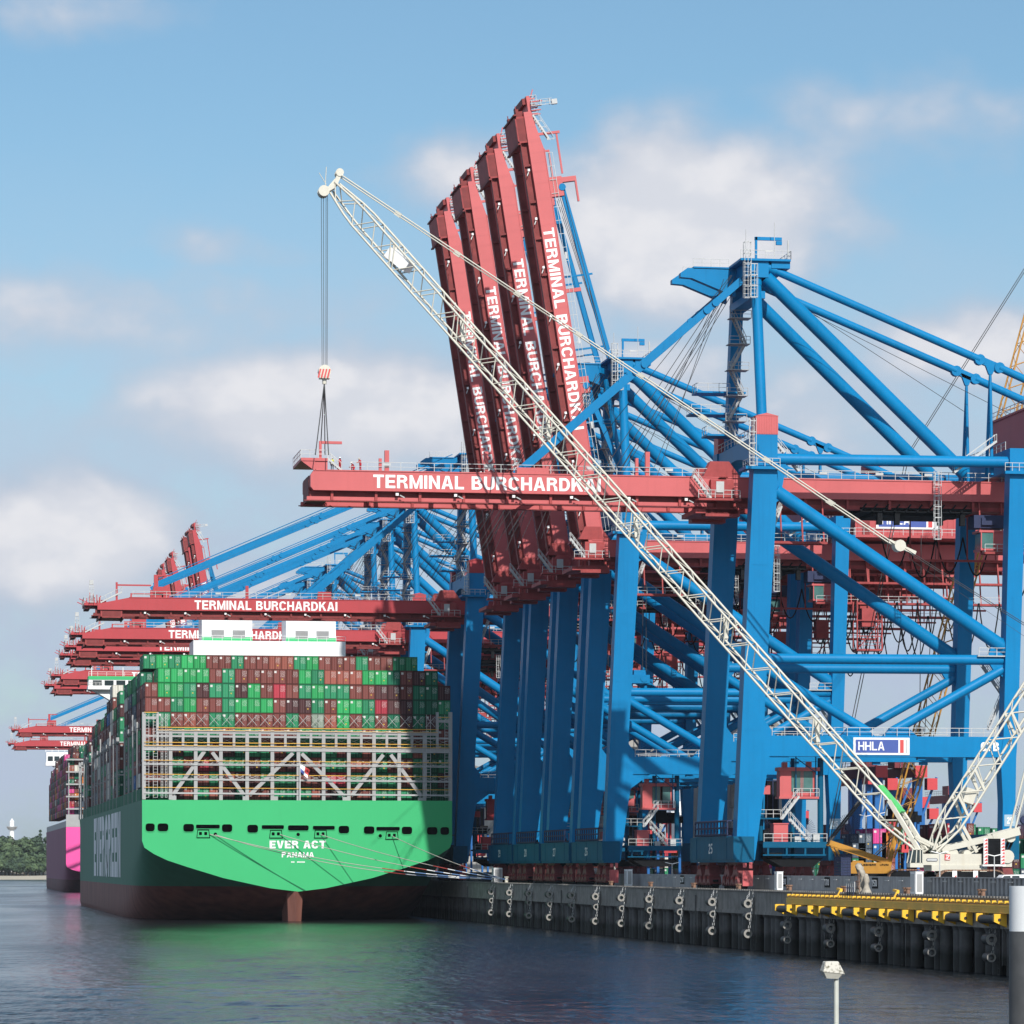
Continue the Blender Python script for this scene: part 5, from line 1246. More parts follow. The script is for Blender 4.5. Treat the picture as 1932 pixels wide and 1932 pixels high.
b = MB()
for yy in (-.5, .5): b.tube(pe+Vector((1, yy, -.3)), mtop+Vector((0, yy, 1)), .045, 4)
hk = P(612, 701, 472)-WO
for dx in (-.42, -.1, .28, .5): b.tube(hd+Vector((dx-.1, dx*.6, -.3)), hk+Vector((dx*.8, dx*.6, .5)), .035, 4)
b.tube(hu, cm(.98, 0, 1), .02, 4); b.build('hoist_rope', 'rope_dark', wc)
hb = MB()
for yy in (-.55, -.18, .18, .55): hb.tube(hk+Vector((0, yy-.14, 0)), hk+Vector((0, yy+.14, 0)), .85, 14)
hb.box(hk.x-.7, hk.x+.7, hk.y-.65, hk.y+.65, hk.z-1.0, hk.z+.3).tube(hk+Vector((0, 0, -1.0)), hk+Vector((0, 0, -1.7)), .3, 8)
o = hb.build('hook_block', 'cream', wc)
b = MB()
for k in range(4): b.beam(hk+Vector((-.9+k*.42, -.72, -.95)), hk+Vector((-.6+k*.42, -.72, .25)), .22, .04, 0, (0, 1, 0))
b.build('warning_stripe', 'sign_red', o)
b = MB()
for u, Y in ((595, 467), (604, 482), (613, 482), (620, 467)): b.tube(hk+Vector((0, 0, -1.5)), P(u, 858, Y)-WO, .075, 5)
b.build('sling', 'rope_dark', wc)
# upper works
b = MB()
A = lambda u, v: wl(u, v)
x0, x1 = A(1733, 1610).x, A(1846, 1610).x; z0, z1 = A(1733, 1632).z, A(1733, 1611).z
b.box(x0, x1, -1.6, 1.6, z0, z1).box(x0+1.2, x1-.4, -1.75, 1.75, z0-.75, z0).box(x0+2.6, x1+.6, -1.7, 1.7, z0-1.2, z0-.4)
for k in range(5): b.box(x0+2.6+k*.9, x0+2.64+k*.9, -1.62, -1.6, z0+.1, z1-.1)
b.tube((x0+4.2, -1.2, z1), (x0+4.2, 1.2, z1), .65, 12).tube((x0+6.0, -1.2, z1), (x0+6.0, 1.2, z1), .5, 12)
bd = b.build('body', 'cream', wc)
MB().box(x0+2.9, x0+3.6, -1.68, -1.62, z0+.6, z0+1.35).build('red_emblem', 'sign_red', bd)
b = MB(); e = x0+2.95
b.beam((e+.05, -1.7, z0+.7), (e+.3, -1.7, z0+1.25), .10, .04).beam((e+.1, -1.7, z0+1.22), (e+.6, -1.7, z0+1.22), .04, .08).beam((e+.55, -1.7, z0+1.2), (e+.2, -1.7, z0+.75), .04, .1).beam((e+.15, -1.7, z0+.72), (e+.6, -1.7, z0+.72), .04, .08); b.build('emblem_mark', 'white', bd)
pl = MB().prism(rrect(x0+.55, x0+2.0, z0+.45, z0+.85, .18), -1.66, -1.62).build('name_plate', 'navy', bd)
MB().prism(rrect(x0+.62, x0+1.93, z0+.5, z0+.8, .13), -1.68, -1.66).box(x0+.9, x0+1.2, -1.7, -1.68, z0+.56, z0+.74).build('name_field', 'sign_grey', pl)
cx = A(1708, 1600).x
b = MB().box(cx, x0, -2.2, -.7, z0-.3, z0+.25); z_ = z0+.25
for p, q in (((cx, z_), (cx+.35, z_+1.7)), ((cx+.35, z_+1.7), (x0-.1, z_+1.7)), ((x0-.1, z_+1.7), (x0-.1, z_)), ((cx+.75, z_), (cx+.85, z_+1.7)), ((cx+1.3, z_), (cx+1.3, z_+1.7))):
    for y in (-2.2, -.75): b.beam((p[0], y, p[1]), (q[0], y, q[1]), .12, .12)
b.box(cx+.3, x0, -2.2, -.7, z_+1.65, z_+1.8)
cb = b.build('cab', 'cream', wc); MB().prism([(cx+.05, z_+.05), (cx+.38, z_+1.6), (x0-.15, z_+1.6), (x0-.15, z_+.05)], -2.12, -.8).build('window', 'glass', cb)
b = MB(); kx0, kx1 = A(1845, 1600).x, A(1885, 1600).x; kz0, kz1 = A(1845, 1631).z, A(1845, 1582).z
for k in range(8):
    z = kz0+(kz1-kz0)*k/8; b.box(kx0+.55, kx1-.55, -2.4, 2.4, z+.02, z+(kz1-kz0)/8-.03)
b.box(kx0+.5, kx1-.5, -2.2, 2.2, kz0, kz1-.05)
kb = b.build('counterweight', 'black', wc)
b = MB().box(kx0, kx0+.55, -2.45, -2.35, kz0, kz1).box(kx1-.55, kx1, -2.45, -2.35, kz0, kz1).box(kx0-.1, kx1+.1, -2.4, 2.4, kz0-.22, kz0); b.build('warning_plate', 'white', kb)
b = MB()
for xx in (kx0, kx1-.55):
    for k in range(8):
        z = kz0+(kz1-kz0)*k/8; b.prism([(xx+.03, z+.05), (xx+.52, z+.05), (xx+.46, z+.38)], -2.49, -2.45)
b.build('warning_arrow', 'sign_red', kb)
b = MB().tube((kx1+.7, -1.4, kz0+1.0), (kx1+.7, 1.4, kz0+1.0), .85, 14).box(kx1, kx1+1.3, -1.2, 1.2, kz0-.3, kz0+.6); b.build('winch', 'cream', wc)
b = MB(); a0, a1 = wl(1772, 1603), wl(1918, 1568)
for y in (-1.1, 1.1):
    o = Vector((0, y, 0)); b.beam(a0+o, wl(1868, 1581)+o, .45, .7); b.beam(wl(1868, 1581)+o, a1+o, .6, 1.0); b.beam(wl(1810, 1556)+o, wl(1838, 1608)+o, .35, .4); b.beam(wl(1722, 1577)+o, wl(1790, 1611)+o, .25, .35)
    b.tube(wl(1910, 1566)+o, mtop+o, .14, 6); b.beam(wl(1826, 1610)+o, wl(1850, 1597)+o, .15, .15)
b.tube(wl(1903, 1580)+Vector((0, -1, 0)), wl(1903, 1580)+Vector((0, 1, 0)), .62, 12)
b.build('back_hitch_frame', 'cream', wc)
MB().beam(wl(1893, 1612), wl(1906, 1580), .25, .3).beam(wl(1899, 1612), wl(1912, 1583), .25, .3).build('strut', 'black', wc)
def crawler(parent, x0, x1, y0, y1, z1, n=0):
    b = MB(); r = z1/2; pts = []
    L = x1-x0
    for k in range(8): a = R(90+k*180/7); pts.append((x0+r+r*math.cos(a), r+r*math.sin(a)))
    for k in range(8): a = R(270+k*180/7); pts.append((x1-r+r*math.cos(a), r+r*math.sin(a)))
    b.prism([(x*1.0, max(.25, z*.9+.1)) for x, z in pts], y0+.12, y1-.12, 1)
    for (p, q) in zip(pts, pts[1:]+pts[:1]):
        n = max(1, int(math.hypot(q[0]-p[0], q[1]-p[1])/.42))
        for k in range(n):
            s_ = (k+.08)/n; e_ = (k+.92)/n; b.beam((p[0]+(q[0]-p[0])*s_, (y0+y1)/2, p[1]+(q[1]-p[1])*s_), (p[0]+(q[0]-p[0])*e_, (y0+y1)/2, p[1]+(q[1]-p[1])*e_), y1-y0, .18, 0, (0, 0, 1))
    for k in range(6): x = x0+r+(L-2*r)*k/5; b.tube((x, y0-.0, .5), (x, y1, .5), .38, 10, None, 1)
    return b.build('crawler_track', ['track', 'black'], parent)
tx0, tx1 = A(1752, 1650).x, A(1879, 1650).x; tz = A(1752, 1642).z
crawler(wc, tx0, tx1, -4.4, -3.0, tz); crawler(wc, tx0, tx1, 3.0, 4.4, tz)
b = MB().box(tx0+1.6, tx1-2.2, -3, 3, .6, tz-.3).tube(((x0+x1)/2, 0, tz-.4), ((x0+x1)/2, 0, z0-.4), 1.6, 16).box(tx0+2.0, tx0+2.9, -4.6, -4.42, .4, tz-.1).box(tx0+4.6, tx0+5.3, -4.6, -4.42, .4, tz-.1)
b.build('undercarriage', 'black', wc)
b = MB()
for xx in (tx0+1.7, tx0+4.4):
    b.box(xx, xx+.6, -4.66, -4.6, .1, tz-.05)
wpn = b.build('warning_plate', 'white', wc); b = MB()
for xx in (tx0+1.7, tx0+4.4):
    for k in range(3): b.prism([(xx+.05, .2+k*.7), (xx+.55, .2+k*.7), (xx+.5, .7+k*.7)], -4.7, -4.66)
b.build('warning_arrow', 'sign_red', wpn)
# orange crawler crane farther back
OY = 500.0
oc = empty('crawler_crane', (P(1640, 1660, OY).x, OY, QZ)); tag(oc, 'orange crawler crane with steep lattice boom standing behind the white one', 'crawler crane'); OO = Vector(oc.location)
ol = lambda u, v: P(u, v, OY)-OO
b = MB(); x0o, x1o = ol(1600, 1640).x, ol(1676, 1640).x; zo0, zo1 = ol(1600, 1648).z, ol(1600, 1627).z
b.box(x0o, x1o, -1.6, 1.6, zo0, zo1).box(x0o+.3, x0o+2, -1.4, 1.4, zo1, zo1+.25)
for k in range(5): b.box(x0o+.8+k*1.0, x0o+.84+k*1.0, -1.63, -1.6, zo0+.1, zo1-.1)
bd = b.build('body', 'orange', oc)
put_text('lettering', text_mesh('lettering', 'LIEBHERR', 'black', .2), bd, x0o+2.4-.8, x0o+3.8, zo1-.5, zo1-.22, -1.66)
put_text('lettering', text_mesh('lettering', 'LR1250', 'black', .2), bd, x0o+4.4, x0o+5.7, zo1-.5, zo1-.22, -1.66)
b = MB()
for k in range(8): b.box(ol(1580, 1600).x, x0o-.1, -2, 2, zo0-.3+k*.4, zo0+.06+k*.4)
for k in (0.25, 1.0): b.box(ol(1580, 1600).x+k, ol(1580, 1600).x+k+.12, -2.06, -2, zo0-.3, zo0+2.9)
b.build('counterweight', 'navy', oc)
b = MB(); f0 = ol(1680, 1618); t0 = ol(2008, 390); co = lattice(b, f0, t0, 2.4, 2.6, 56, .14, .055, (.10, .03), (.2, .5)); lbm = b.build('lattice_boom', 'orange', oc)
b = MB().beam(co(.135, -1.08, .3), co(.20, -1.08, .3), .08, 1.3, 0); pn = b.build('name_board', 'white', lbm)
tm = text_mesh('lettering', 'LIEBHERR', 'black', .2); o = bpy.data.objects.new('lettering', tm); COL.objects.link(o); o.parent = pn
d_ = (co(.2, -1.1, 0)-co(.135, -1.1, 0)); ln = d_.length; d_.normalize(); yv = Vector((0, -1, 0)).cross(d_); nv = d_.cross(yv)
M_ = Matrix((d_*ln*.9, yv*.8, nv)).transposed().to_4x4(); M_.translation = co(.138, -1.08, .3)-yv*.4+Vector((0, -.12, 0)); o.matrix_local = M_
b = MB(); k0, k1 = ol(1562, 1590), ol(1672, 1626)
for y in (-1, 1): b.beam(k0+Vector((0, y, 0)), k1+Vector((0, y, 0)), .4, .75); b.beam(ol(1570, 1594)+Vector((0, y, 0)), ol(1590, 1630)+Vector((0, y, 0)), .25, .3)
b.beam(ol(1672, 1640)+Vector((0, -.8, 0)), ol(1690, 1560)+Vector((0, -.8, 0)), .5, .7); b.build('back_hitch_frame', 'orange', oc)
b = MB()
for y in (-.8, .8): b.tube(k0+Vector((0, y, 0)), ol(1712, 860)+Vector((0, y, 0)), .07, 5); b.tube(ol(1712, 860)+Vector((0, y, 0)), t0+Vector((0, y, 0)), .06, 5); b.tube(k0+Vector((0, y, 0)), ol(1622, 1512)+Vector((0, y, 0)), .16, 5); b.tube(ol(1647, 1618)+Vector((0, y, 0)), ol(1688, 1577)+Vector((0, y, 0)), .09, 5)
for dx in (0, .6): b.tube(ol(1738, 1010)+Vector((dx*4, 0, 0)), ol(1735, 1420)+Vector((dx, 0, 0)), .06, 4)
b.build('pendant', 'rope_dark', oc)
crawler(oc, ol(1664, 1650).x, ol(1750, 1650).x, -3.8, -2.6, ol(1664, 1641).z); crawler(oc, ol(1590, 1650).x, ol(1750, 1650).x, 2.4, 3.6, ol(1664, 1645).z)
MB().box(ol(1600, 1650).x, ol(1720, 1650).x, -2.6, 2.4, .6, zo0).build('undercarriage', 'black', oc)

# ------------------------------------------------------------------ people working on the lowered red boom
def person(pts, lab, helmet, mats, tilt=0, loc=(0, 0, 0), rz=0):
    """pts: joints by name; one skinned body, then a helmet"""
    J = dict(pelvis=(0, 0, .95), chest=(0, 0, 1.32), neck=(0, 0, 1.50), head=(0, -.02, 1.66), crown=(0, -.01, 1.75))
    J.update(pts); names = list(J); edges = []; rad = dict(pelvis=.15, chest=.17, neck=.065, head=.10, crown=.08)
    def limb(*ch):
        for a, c in zip(ch[:-1], ch[1:]): edges.append((a, c))
    limb('pelvis', 'chest', 'neck', 'head', 'crown')
    for s in 'LR':
        limb('chest', 'sh'+s, 'el'+s, 'wr'+s, 'pa'+s); limb('pelvis', 'hi'+s, 'kn'+s, 'an'+s, 'to'+s)
        rad.update({'sh'+s: .085, 'el'+s: .055, 'wr'+s: .04, 'pa'+s: .04, 'hi'+s: .11, 'kn'+s: .07, 'an'+s: .055, 'to'+s: .045})
        w, p_ = Vector(J['wr'+s]), Vector(J['pa'+s]); d = (p_-w).normalized(); sd = d.cross(Vector((0, 1, .3))).normalized()
        for k, (o_, l_) in enumerate(((-.03, .065), (-.01, .08), (.01, .075), (.03, .055))):
            J['f%d%s' % (k, s)] = tuple(p_+sd*o_+d*l_*.5); J['g%d%s' % (k, s)] = tuple(p_+sd*o_*1.1+d*l_+Vector((0, -.015, -.01))); rad['f%d%s' % (k, s)] = .011; rad['g%d%s' % (k, s)] = .009; limb('pa'+s, 'f%d%s' % (k, s), 'g%d%s' % (k, s))
        J['t'+s] = tuple(w.lerp(p_, .6)-sd*.055+Vector((0, -.02, 0))); rad['t'+s] = .012; limb('pa'+s, 't'+s)
    names = list(J); idx = {n: i for i, n in enumerate(names)}
    me = bpy.data.meshes.new('person'); me.from_pydata([J[n] for n in names], [(idx[a], idx[c]) for a, c in edges], []); me.update()
    o = bpy.data.objects.new('person', me); COL.objects.link(o); sk = o.modifiers.new('s', 'SKIN'); sk.use_smooth_shade = True; o.modifiers.new('v', 'SUBSURF').levels = 1
    for n in names: me.skin_vertices[0].data[idx[n]].radius = (rad.get(n, .05),)*2; me.skin_vertices[0].data[idx[n]].use_root = (n == 'pelvis')
    bpy.context.view_layer.update(); m2 = bpy.data.meshes.new_from_object(o.evaluated_get(bpy.context.evaluated_depsgraph_get())); bpy.data.objects.remove(o); m2.name = 'person'
    m2.materials.clear()
    for k in mats: m2.materials.append(MATS[k])
    hd_ = Vector(J['head']); nk = Vector(J['neck']); pal = [Vector(J['pa'+s]) for s in 'LR']; tz_ = [Vector(J['to'+s]) for s in 'LR']; an_ = [Vector(J['an'+s]) for s in 'LR']
    for p in m2.polygons:
        c = p.center; p.use_smooth = True
        if (c-hd_).length < .17 and c.z > nk.z+.02: p.material_index = 1
        elif min((c-q).length for q in pal) < .10: p.material_index = 1
        elif min((c-q).length for q in tz_+an_) < .13: p.material_index = 2
        elif len(mats) > 3 and c.z < Vector(J['pelvis']).z+.02: p.material_index = 3
        else: p.material_index = 0
    o = bpy.data.objects.new('person', m2); COL.objects.link(o); o.location = loc; o.rotation_euler = (0, 0, rz); tag(o, lab, 'person', 'workers on the red boom')
    b = MB(); n = 12; vs = []; cr = hd_+Vector((0, 0, .04))
    for (r, z) in ((.175, 0), (.14, .0), (.135, .06), (.10, .12), (.04, .15)):
        for i in range(n): a = 2*math.pi*i/n; vs.append((cr.x+r*math.cos(a)*(.95), cr.y+r*math.sin(a)*1.05, cr.z+z))
    b.add(vs, [(j*n+i, j*n+(i+1) % n, (j+1)*n+(i+1) % n, (j+1)*n+i) for j in range(4) for i in range(n)]+[tuple(range(4*n, 5*n))], 0, True); b.build('helmet', helmet, o)
    b = MB()
    for sx in (-.035, .035): b.box(hd_.x+sx-.012, hd_.x+sx+.012, hd_.y-.115, hd_.y-.10, hd_.z+.005, hd_.z+.02)
    b.prism([(hd_.x-.014, hd_.z-.045), (hd_.x+.014, hd_.z-.045), (hd_.x, hd_.z)], hd_.y-.125, hd_.y-.095); b.box(hd_.x-.03, hd_.x+.03, hd_.y-.108, hd_.y-.09, hd_.z-.07, hd_.z-.06); b.build('face', 'navy', o)
    return o
stand = {'shL': (-.19, 0, 1.42), 'elL': (-.24, -.06, 1.14), 'wrL': (-.18, -.24, .98), 'paL': (-.16, -.31, .96), 'shR': (.19, 0, 1.42), 'elR': (.24, -.02, 1.12), 'wrR': (.24, -.10, .86), 'paR': (.24, -.13, .78),
         'hiL': (-.10, 0, .9), 'knL': (-.12, -.02, .5), 'anL': (-.13, .02, .09), 'toL': (-.15, -.14, .05), 'hiR': (.10, 0, .9), 'knR': (.12, -.03, .5), 'anR': (.14, .0, .09), 'toR': (.16, -.16, .05)}
lean = dict(stand); lean.update({'chest': (0, -.10, 1.30), 'neck': (0, -.17, 1.47), 'head': (0, -.23, 1.60), 'crown': (0, -.24, 1.69), 'shL': (-.19, -.12, 1.40), 'shR': (.19, -.12, 1.40), 'elL': (-.22, -.30, 1.18), 'wrL': (-.12, -.50, 1.12), 'paL': (-.10, -.57, 1.11), 'elR': (.22, -.30, 1.18), 'wrR': (.12, -.48, 1.08), 'paR': (.10, -.55, 1.07)})
kneel = {'pelvis': (0, .18, .42), 'chest': (0, -.06, .74), 'neck': (0, -.16, .90), 'head': (0, -.23, 1.03), 'crown': (0, -.25, 1.12), 'shL': (-.19, -.08, .84), 'elL': (-.22, -.25, .60), 'wrL': (-.14, -.45, .50), 'paL': (-.12, -.52, .48), 'shR': (.19, -.08, .84), 'elR': (.22, -.24, .58), 'wrR': (.14, -.44, .46), 'paR': (.12, -.50, .42),
         'hiL': (-.12, .16, .38), 'knL': (-.18, -.24, .46), 'anL': (-.17, -.12, .09), 'toL': (-.18, -.28, .05), 'hiR': (.12, .16, .38), 'knR': (.16, -.16, .12), 'anR': (.15, .24, .10), 'toR': (.15, .32, .04)}
BT = QZ+56.0+.66; red3 = ['coverall', 'skin', 'black']
def bx(u, v=880): return P(u, v, 470.4).x
person(stand, 'standing worker in red coveralls with white helmet near the tip of the lowered red boom', 'white', red3, loc=(bx(641), 470.3, BT), rz=R(40))
person(kneel, 'crouching worker in red coveralls working on the lowered red boom', 'white', red3, loc=(bx(666), 470.3, BT), rz=R(-75))
person(lean, 'leaning worker in red coveralls with cream helmet beside the crouching one', 'cream', red3, loc=(bx(680), 470.4, BT), rz=R(-60))
person(stand, 'worker in yellow vest and dark trousers at the stairs of the red boom tip', 'white', ['hivis', 'skin', 'black', 'navy'], loc=(bx(627), 470.6, BT), rz=R(160))

# ------------------------------------------------------------------ yard behind the cranes
def shed(u, X, lab, wd, top):
    a = (u-966)/F; Y = X*(1-a*T)/(T+a); t = empty('shed', (X, Y, QZ)); tag(t, lab, 'shed', 'round roofed sheds in the yard')
    b = MB(); n = 14; pts = [(-wd, 0)]+[(-wd*math.cos(math.pi*i/n)**1, top*.45+top*.55*math.sin(math.pi*i/n)) for i in range(n+1)]+[(wd, 0)]
    b.prism(pts, 0, 40); b.build('hall', 'shed', t)
    b = MB()
    for p, q in zip(pts[1:-1], pts[2:-1]): b.beam((p[0], -.25, p[1]), (q[0], -.25, q[1]), .9, .9, 0, (0, 1, 0))
    b.build('arch_rim', 'concrete_lip', t)
    w = MB().box(-wd*.42, wd*.42, -.2, 0, top*.28, top*.62).build('opening', 'black', t)
    b = MB()
    for k in range(6): x = -wd*.42+wd*.84*k/5; b.beam((x, -.3, top*.28), (x, -.3, top*.62), .25, .2)
    b.beam((-wd*.42, -.3, top*.62), (wd*.42, -.3, top*.62), .3, .3).build('frame', 'navy', w)
shed(1442, 172, 'concrete shed with round roof beside the waterside leg of the nearest crane', 7.0, 34)
shed(1198, 172, 'concrete shed with round roof right of the four raised cranes', 7.0, 35.6)
shed(894, 166, 'concrete shed with round roof left of the four raised cranes', 7.5, 34)
# yard gantry cranes
def yard_crane(u, v, Y, L, lab):
    p = P(u, v, Y); t = empty('yard_crane', (p.x, Y, QZ)); tag(t, lab, 'yard crane', 'yard cranes behind the quay cranes'); h = p.z-QZ
    MB().box(-1.1, 1.1, .1, L, h-1.9, h).build('beam', 'yard_red_shaded', t)
    MB().box(-1.15, 1.15, -.6, .1, h-2.1, h+.15).build('lit_end', 'yard_red_lit', t)  # sunlit end of the beam, its light put into a brighter red
    for yy in (1.5, L*.55):
        b = MB().box(-.8, .8, yy, yy+1.6, .6, h-1.9).beam((-.5, yy+.8, h*.4), (3.8, yy+.8, h-2), .4, .4).box(-1.2, 1.2, yy-1.5, yy+3.2, 0, .9); b.build('leg', 'yard_blue', t)
    MB().box(-2.2, 1.8, L*.3, L*.3+5, h, h+2.2).build('trolley', 'yard_red_shaded', t)
    MB().rail([(-1.1, 0, h), (-1.1, L, h)], 1.1, 2).build('railing', 'galv', t)
    b = MB().box(1.6, 3.6, 1, 3, h-4.4, h-2.2); b.build('operator_cab', 'yard_red_lit', t)
yard_crane(1662, 1446, 640, 30, 'yard crane with red beam end, left of the orange lattice boom under the nearest crane')
yard_crane(1737, 1446, 640, 34, 'yard crane with red beam end, right of the orange lattice boom under the nearest crane')
yard_crane(1646, 1462, 760, 30, 'yard crane with smaller red beam end just left of another')
yard_crane(1742, 1505, 700, 26, 'low yard crane with red end behind the white mast foot')
yard_crane(1828, 1498, 820, 34, 'yard crane with red end between the two right crane legs')
yard_crane(1500, 1512, 800, 30, 'yard crane seen through the nearest portal, left part')
yard_crane(1240, 1520, 820, 30, 'yard crane seen through the portal of the raised crane with number 26')
def straddle(u, Y, lab):
    p = P(u, 1640, Y); t = empty('straddle_carrier', (p.x, Y, QZ)); tag(t, lab, 'straddle carrier', 'straddle carriers in the yard')
    b = MB()
    for x in (-2.2, 1.8):
        for y in (0, 8.6): b.box(x, x+.45, y, y+.6, .9, 11)
        b.box(x-.1, x+.55, -1, 10.2, .5, 1.4)
    b.build('leg_frame', 'yard_blue', t)
    MB().box(-2.5, 2.5, -.5, 9.6, 11, 12.2).box(-2.2, 0, 2, 5, 12.2, 13.4).box(.2, 2.2, 1, 8, 12.2, 12.9).build('engine_deck', 'black', t)
    MB().box(-1.3, 1.3, -.9, 10, 5.6, 6.2).box(-1, 1, 0, 1, 6.2, 7).box(-.5, -.2, 0, .3, 6, 11).box(.2, .5, 0, .3, 6, 11).build('spreader', 'yard_red_lit', t)
    b = MB().box(-3.6, -2.3, -.6, 1.2, 9, 11); b.build('operator_cab', 'yard_red_lit', t)
    b = MB()
    for x in (-2, 2.0):
        for y in (-.4, 2.4, 6.6, 9.4): b.tube((x-.25, y, .65), (x+.25, y, .65), .65, 12)
    b.build('wheel', 'rubber', t)
straddle(1712, 600, 'straddle carrier with black top between the two crawler crane booms')
straddle(1262, 620, 'straddle carrier seen through the portal of the raised crane with number 26')
straddle(1500, 640, 'straddle carrier seen under the red cabin of the nearest crane')
straddle(905, 830, 'straddle carrier seen left of the four raised cranes')
# container blocks of the yard (also part of the mass of containers)
rnd = random.Random(21)
def ycol(): return rnd.choices(['brown', 'red brown', 'dark brown', 'green', 'dark green', 'slate', 'blue', 'orange', 'white', 'pink', 'crimson'], [20, 12, 14, 10, 6, 14, 10, 6, 4, 3, 7])[0]
for Yb in (612, 628, 690, 706, 770, 850, 930):
    x = 165 if Yb < 650 else 155
    while x < 330:
        if 170 < x < 180 and Yb < 600: x += 3; continue
        for t_ in range(rnd.choice([1, 2, 2, 3, 3, 4])): stow(x, Yb, QZ+t_*2.75, 12.2, ycol(), 2.44, 2.7)
        x += 2.62 if rnd.random() > .12 else 6
for (u, v, Y, col) in [(1620, 1572, 600, 'slate'), (1647, 1563, 600, 'pink'), (1664, 1570, 600, 'orange'), (1608, 1590, 600, 'slate'), (1668, 1565, 601, 'green'), (1845, 1560, 650, 'green')]:
    p = P(u, v, Y); zt_ = p.z
    for k in range(int((zt_-QZ)/2.7)+1): stow(p.x, Y, zt_-2.7*(k+1)+.0, 12.2, col if k == 0 else ycol(), 2.44, 2.66)
cs = rest.build('shipping_containers', ['container '+k for k in RC]); tag(cs, 'mass of smaller stacked containers on the ship decks and in the yard', 'shipping containers', None, 'stuff')
# lamp posts of the yard
for i, (u, vt, Y) in enumerate([(1634, 1540, 560), (1660, 1535, 560), (1773, 1590+20, 416), (1876, 1600+15, 405), (1536, 1628, 560), (1268, 1630, 540), (1322, 1628, 520)]):
    p = P(u, vt, Y); t = empty('lamp_post', (p.x, Y, QZ)); h = p.z-QZ
    tag(t, ['slim white lamp post left of the orange boom', 'slim white lamp post, right one of the pair left of the orange boom', 'small lamp post before the white crane body', 'small lamp post before the white counterweight', 'small lamp post right of the nearest waterside leg', 'small lamp post seen left of the yard under the 26 crane', 'small lamp post at the flood wall under the 26 crane'][i], 'lamp post', 'slim lamp posts on the quay')
    MB().tube((0, 0, 0), (0, 0, h), .09, 8, .06).build('pole', 'galv', t); MB().beam((-1.1, 0, h+.25), (0, 0, h), .12, .1).beam((0, 0, h), (1.1, 0, h+.25), .12, .1).build('lamp_head', 'white', t)
# white van behind the sheet piling
vx = P(1905, 1650, 398).x; t = empty('van', (vx, 398, QZ)); tag(t, 'white van parked behind the corrugated wall at the right edge', 'van')
b = MB().prism([(-2.3, .5), (-2.35, 1.1), (-1.5, 1.35), (-.7, 2.15), (2.4, 2.2), (2.5, .5)], 0, 1.9); b.build('body', 'white', t)
b = MB().prism([(-1.35, 1.4), (-.68, 2.02), (.1, 2.05), (.1, 1.4)], -.02, 0).prism([(.3, 1.4), (.3, 2.05), (1.2, 2.05), (1.2, 1.4)], -.02, 0); b.build('window', 'glass', t)
b = MB()
for x in (-1.5, 1.6): b.tube((x, -.03, .38), (x, .22, .38), .38, 14).tube((x, 1.7, .38), (x, 1.93, .38), .38, 14)
b.build('wheel', 'rubber', t)
# white superstructure of another ship beyond the yard
p = P(1309, 1512, 1000); t = empty('ship_superstructure', (p.x, 1000, 0)); tag(t, 'distant white ship superstructure seen between the crane legs', 'ship')
b = MB().box(-5, 5, 0, 12, 6, p.z).box(-7, 7, -1, 10, p.z-4, p.z-3).box(-1, 1, 3, 5, p.z, p.z+5); b.build('house', 'ship_white', t)
b = MB()
for k in range(4):
    for j in range(5): b.box(-4.2+j*1.9, -3.2+j*1.9, -.08, 0, 12+k*3, 13+k*3)
b.build('window_row', 'glass', t); MB().box(-14, 14, -1, 40, 0, 6).build('hull', 'hull_pink', t)

# ------------------------------------------------------------------ lamp in the foreground, dolphin pile
FYl = 108.0; p = P(1578, 1842, FYl); t = empty('street_lamp', (p.x, FYl, -1)); tag(t, 'street lamp with weathered mossy grey hood standing in front of the water', 'street lamp')
zt_ = p.z+1; MB().tube((0, 0, 0), (0, 0, zt_+.1), .085, 14, .078).build('pole', 'lamp_pole', t)
b = MB(); hw, dl = .36, .85
b.add([(-.50, -.26, zt_+.14), (.24, -.22, zt_+.06), (.24, .22, zt_+.06), (-.50, .26, zt_+.14), (-.40, -.17, zt_+.48), (.03, -.16, zt_+.48), (.03, .16, zt_+.48), (-.40, .17, zt_+.48)], MB.BF)
hdm = b.build('hood', 'lamp_top', t)
bv = hdm.modifiers.new('b', 'BEVEL'); bv.width = .03; bv.segments = 2
MB().add([(-.36, -.17, zt_-.06), (.02, -.15, zt_-.08), (.02, .15, zt_-.08), (-.36, .17, zt_-.06), (-.46, -.23, zt_+.135), (.15, -.2, zt_+.08), (.15, .2, zt_+.08), (-.46, .23, zt_+.135)], MB.BF).build('diffuser', 'lamp_glass', t)
DY = 150.0; pL = P(1906, 1672, DY); zb = P(1906, 1757, DY).z; r = .98
t = empty('dolphin_pile', (pL.x+r, DY, 0)); tag(t, 'thick steel dolphin pile with white top and dark shaft at the right edge', 'dolphin pile')
MB().tube((0, 0, zb), (0, 0, pL.z), r, 48).build('white_top', 'dolphin_white', t); MB().tube((0, 0, -4), (0, 0, zb), r+.012, 48).build('shaft', 'dolphin_dark', t)
